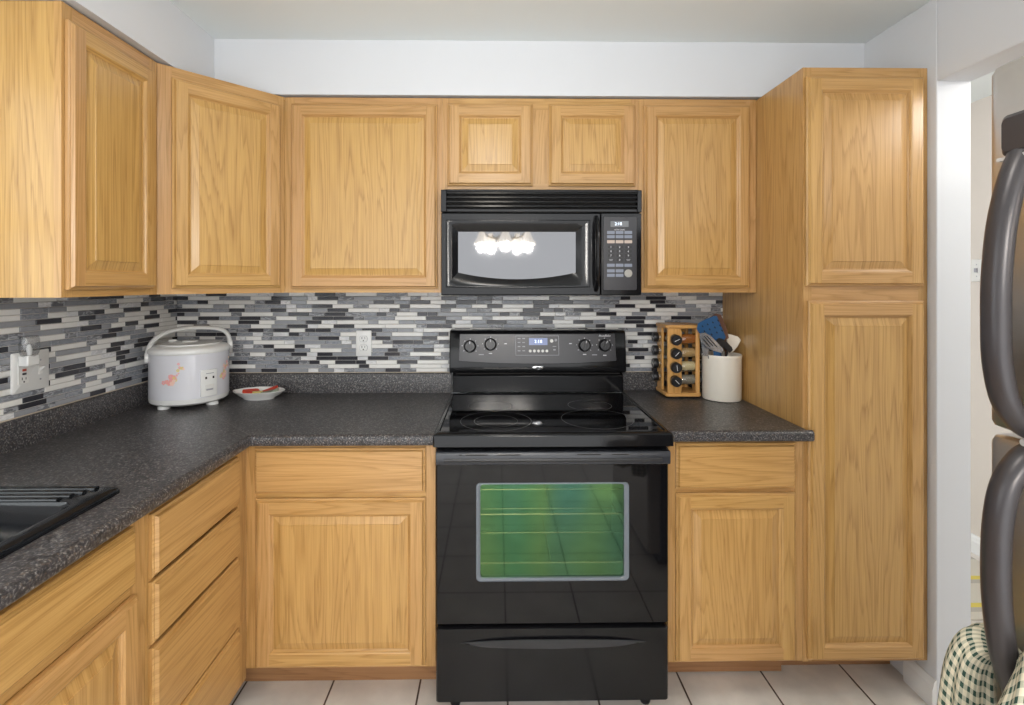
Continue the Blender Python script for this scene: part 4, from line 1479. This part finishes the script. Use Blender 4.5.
HY = -1.597
h1 = bow(fd, [(FX+.002, HY, 1.622), (FX-.020, HY, 1.590), (FX-.036, HY, 1.550), (FX-.050, HY, 1.49), (FX-.057, HY, 1.42), (FX-.058, HY, 1.36), (FX-.056, HY, 1.30), (FX-.044, HY, 1.245), (FX-.020, HY, 1.212), (FX+.002, HY, 1.203)])
mt = MB().loft([rrect_xz(HY-.024, HY+.024, 1.590, 1.648, .008, 0), rrect_xz(HY-.024, HY+.024, 1.590, 1.648, .008, .026), rrect_xz(HY-.018, HY+.018, 1.595, 1.642, .008, .033)], cap0=True, cap1=True)
mt.v = [Vector((FX+.001-p.y, p.x, p.z)) for p in mt.v]
fpart(mt, 'handle_mount', BRONZE, fd)
mt = MB().loft([rrect_xz(HY-.026, HY+.026, 1.583, 1.588, .002, 0), rrect_xz(HY-.0245, HY+.0245, 1.583, 1.588, .002, .034)], cap0=True, cap1=True)
mt.v = [Vector((FX+.001-p.y, p.x, p.z)) for p in mt.v]
fpart(mt, 'chrome_collar', SATIN, fd)
h2 = bow(rd, [(FX+.002, HY, 1.178), (FX-.020, HY, 1.166), (FX-.044, HY, 1.130), (FX-.055, HY, 1.08), (FX-.058, HY, 1.01), (FX-.055, HY, .95), (FX-.046, HY, .89), (FX-.026, HY, .83), (FX+.002, HY, .785)])
mt = MB().tube([(FX-.020, HY, 1.1885), (FX+.004, HY, 1.1885)], .0048, 14)
fpart(mt, 'chrome_collar', SATIN, rd)

# ------------------------------------------------------------------ dish towel through the lower handle


def towel():
    """a bunched cloth threaded behind the bar, both ends hanging down"""
    keys = [  # centre x, y, z, half-width out from the door, half-width along it, fold depth
        (FX-.042, HY+.062, .46, .034, .044, .20), (FX-.042, HY+.061, .60, .034, .042, .19), (FX-.042, HY+.058, .74, .032, .038, .18),
        (FX-.042, HY+.053, .82, .029, .034, .16), (FX-.038, HY+.044, .872, .023, .026, .13), (FX-.030, HY+.026, .892, .015, .018, .10),
        (FX-.024, HY, .880, .013, .014, .08),
        (FX-.040, HY-.028, .905, .016, .018, .10), (FX-.066, HY-.050, .885, .027, .028, .14), (FX-.086, HY-.058, .83, .036, .036, .18),
        (FX-.092, HY-.062, .74, .040, .040, .20), (FX-.092, HY-.066, .60, .041, .042, .22), (FX-.092, HY-.068, .46, .041, .044, .24)]
    n, sub = 72, 8
    loops, lens, acc, prev = [], [], 0.0, None
    for i in range(len(keys)-1):
        for k in range(sub + (i == len(keys)-2)):
            t = k/sub
            p0, p1, p2, p3 = (keys[max(i-1, 0)], keys[i], keys[i+1], keys[min(i+2, len(keys)-1)])
            v = [.5*((2*b)+(c-a)*t+(2*a-5*b+4*c-d)*t*t+(3*b-a-3*c+d)*t**3) for a, b, c, d in zip(p0, p1, p2, p3)]
            c = Vector(v[:3]); u = (i+t)/(len(keys)-1)
            # the section turns from level (ends) to upright (over the pinch)
            roll = math.cos(PI*u)
            upv = Vector((0, roll, math.sin(PI*u))).normalized()
            L = []
            for q in range(n):
                a = 2*PI*q/n
                f = 1+v[5]*(.55*math.sin(5*a+.8+3*u)+.35*math.sin(9*a+2.1-4*u))
                L.append(c+Vector((v[3]*f*math.cos(a), 0, 0))+upv*(v[4]*f*math.sin(a)))
            if prev is not None: acc += (c-prev).length
            prev = c
            loops.append(L); lens.append(acc)
    mb = MB()
    for (A, la), (B, lb) in zip(zip(loops, lens), zip(loops[1:], lens[1:])):
        for q in range(n):
            r = (q+1) % n
            u0, u1 = q/n*.42, (q+1)/n*.42
            mb.face([A[q], A[r], B[r], B[q]], uvs=[(u0, la), (u1, la), (u1, lb), (u0, lb)])
    return mb


o = towel().build('dish_towel', TOWEL, ang=180)
sd = o.modifiers.new('thick', 'SOLIDIFY'); sd.thickness = .003; sd.offset = 0
tag(o, 'green and cream checked dish towel hung through the lower fridge handle', 'towel')

# ------------------------------------------------------------------ lamps (above and behind the camera)
for loc, watts, lab in (((-.04, -1.54, CEIL), CEIL_W, 'round flush ceiling light over the kitchen floor'),
                        ((2.02, -1.22, CEIL), HALL_FILL_W, 'added round flush fill light past the doorway beside the fridge')):  # this second lamp is added to brighten the wall end and pantry
    cl = empty('ceiling_light', loc, lab, 'ceiling light')
    MB().lathe([(.165, -.0005), (.17, -.012), (.16, -.020)], 40).build('trim_ring', TRIM, cl)
    MB().lathe([(.155, -.020), (.150, -.035), (.12, -.058), (.06, -.072), (0, -.076)], 40).build('glass_dome', LAMPG, cl)
    ld = bpy.data.lights.new('ceiling_lamp', 'POINT'); ld.shadow_soft_size = .10; ld.energy = watts; ld.color = (1, .97, .93)
    lo_ = bpy.data.objects.new('ceiling_lamp', ld); COL.objects.link(lo_); lo_.parent = cl; lo_.location = (0, 0, -.19)

ch = empty('chandelier', (.07, -3.12, CEIL), 'brass chandelier with frosted glass shades over the dining area', 'chandelier')
MB().lathe([(.06, -.0005), (.055, -.02), (.015, -.035), (.007, -.04), (.007, -.44), (.03, -.47), (.035, -.52), (.015, -.56), (0, -.565)], 24).build('stem', BRASS, ch)
for k in range(5):
    a = 2*PI*k/5+.3
    ca, sa = math.cos(a), math.sin(a)
    pts = []
    for j in range(9):
        t = j/8
        r = .02+.20*t; z_ = -.50-.05*math.sin(PI*t)+.03*t
        pts.append((r*ca, r*sa, z_))
    MB().tube(pts, .006, 8).build('arm', BRASS, ch)
    sx_, sy_ = .22*ca, .22*sa
    sh = MB().lathe([(.020, -.475), (.030, -.50), (.045, -.54), (.075, -.595), (.073, -.596), (.042, -.54), (.026, -.50)], 24, (sx_, sy_, 0), cap0=False, cap1=False)
    so_ = sh.build('glass_shade', LAMPG, ch)
    MB().lathe([(.010, -.50), (.024, -.54), (.020, -.565), (0, -.572)], 16, (sx_, sy_, 0)).build('bulb', BULB, so_)
    pl = bpy.data.lights.new('chandelier_lamp', 'POINT'); pl.energy = CHAND_W; pl.shadow_soft_size = .04; pl.color = (1, .96, .91)
    po = bpy.data.objects.new('chandelier_lamp', pl); COL.objects.link(po); po.parent = ch; po.location = (sx_, sy_, -.625)
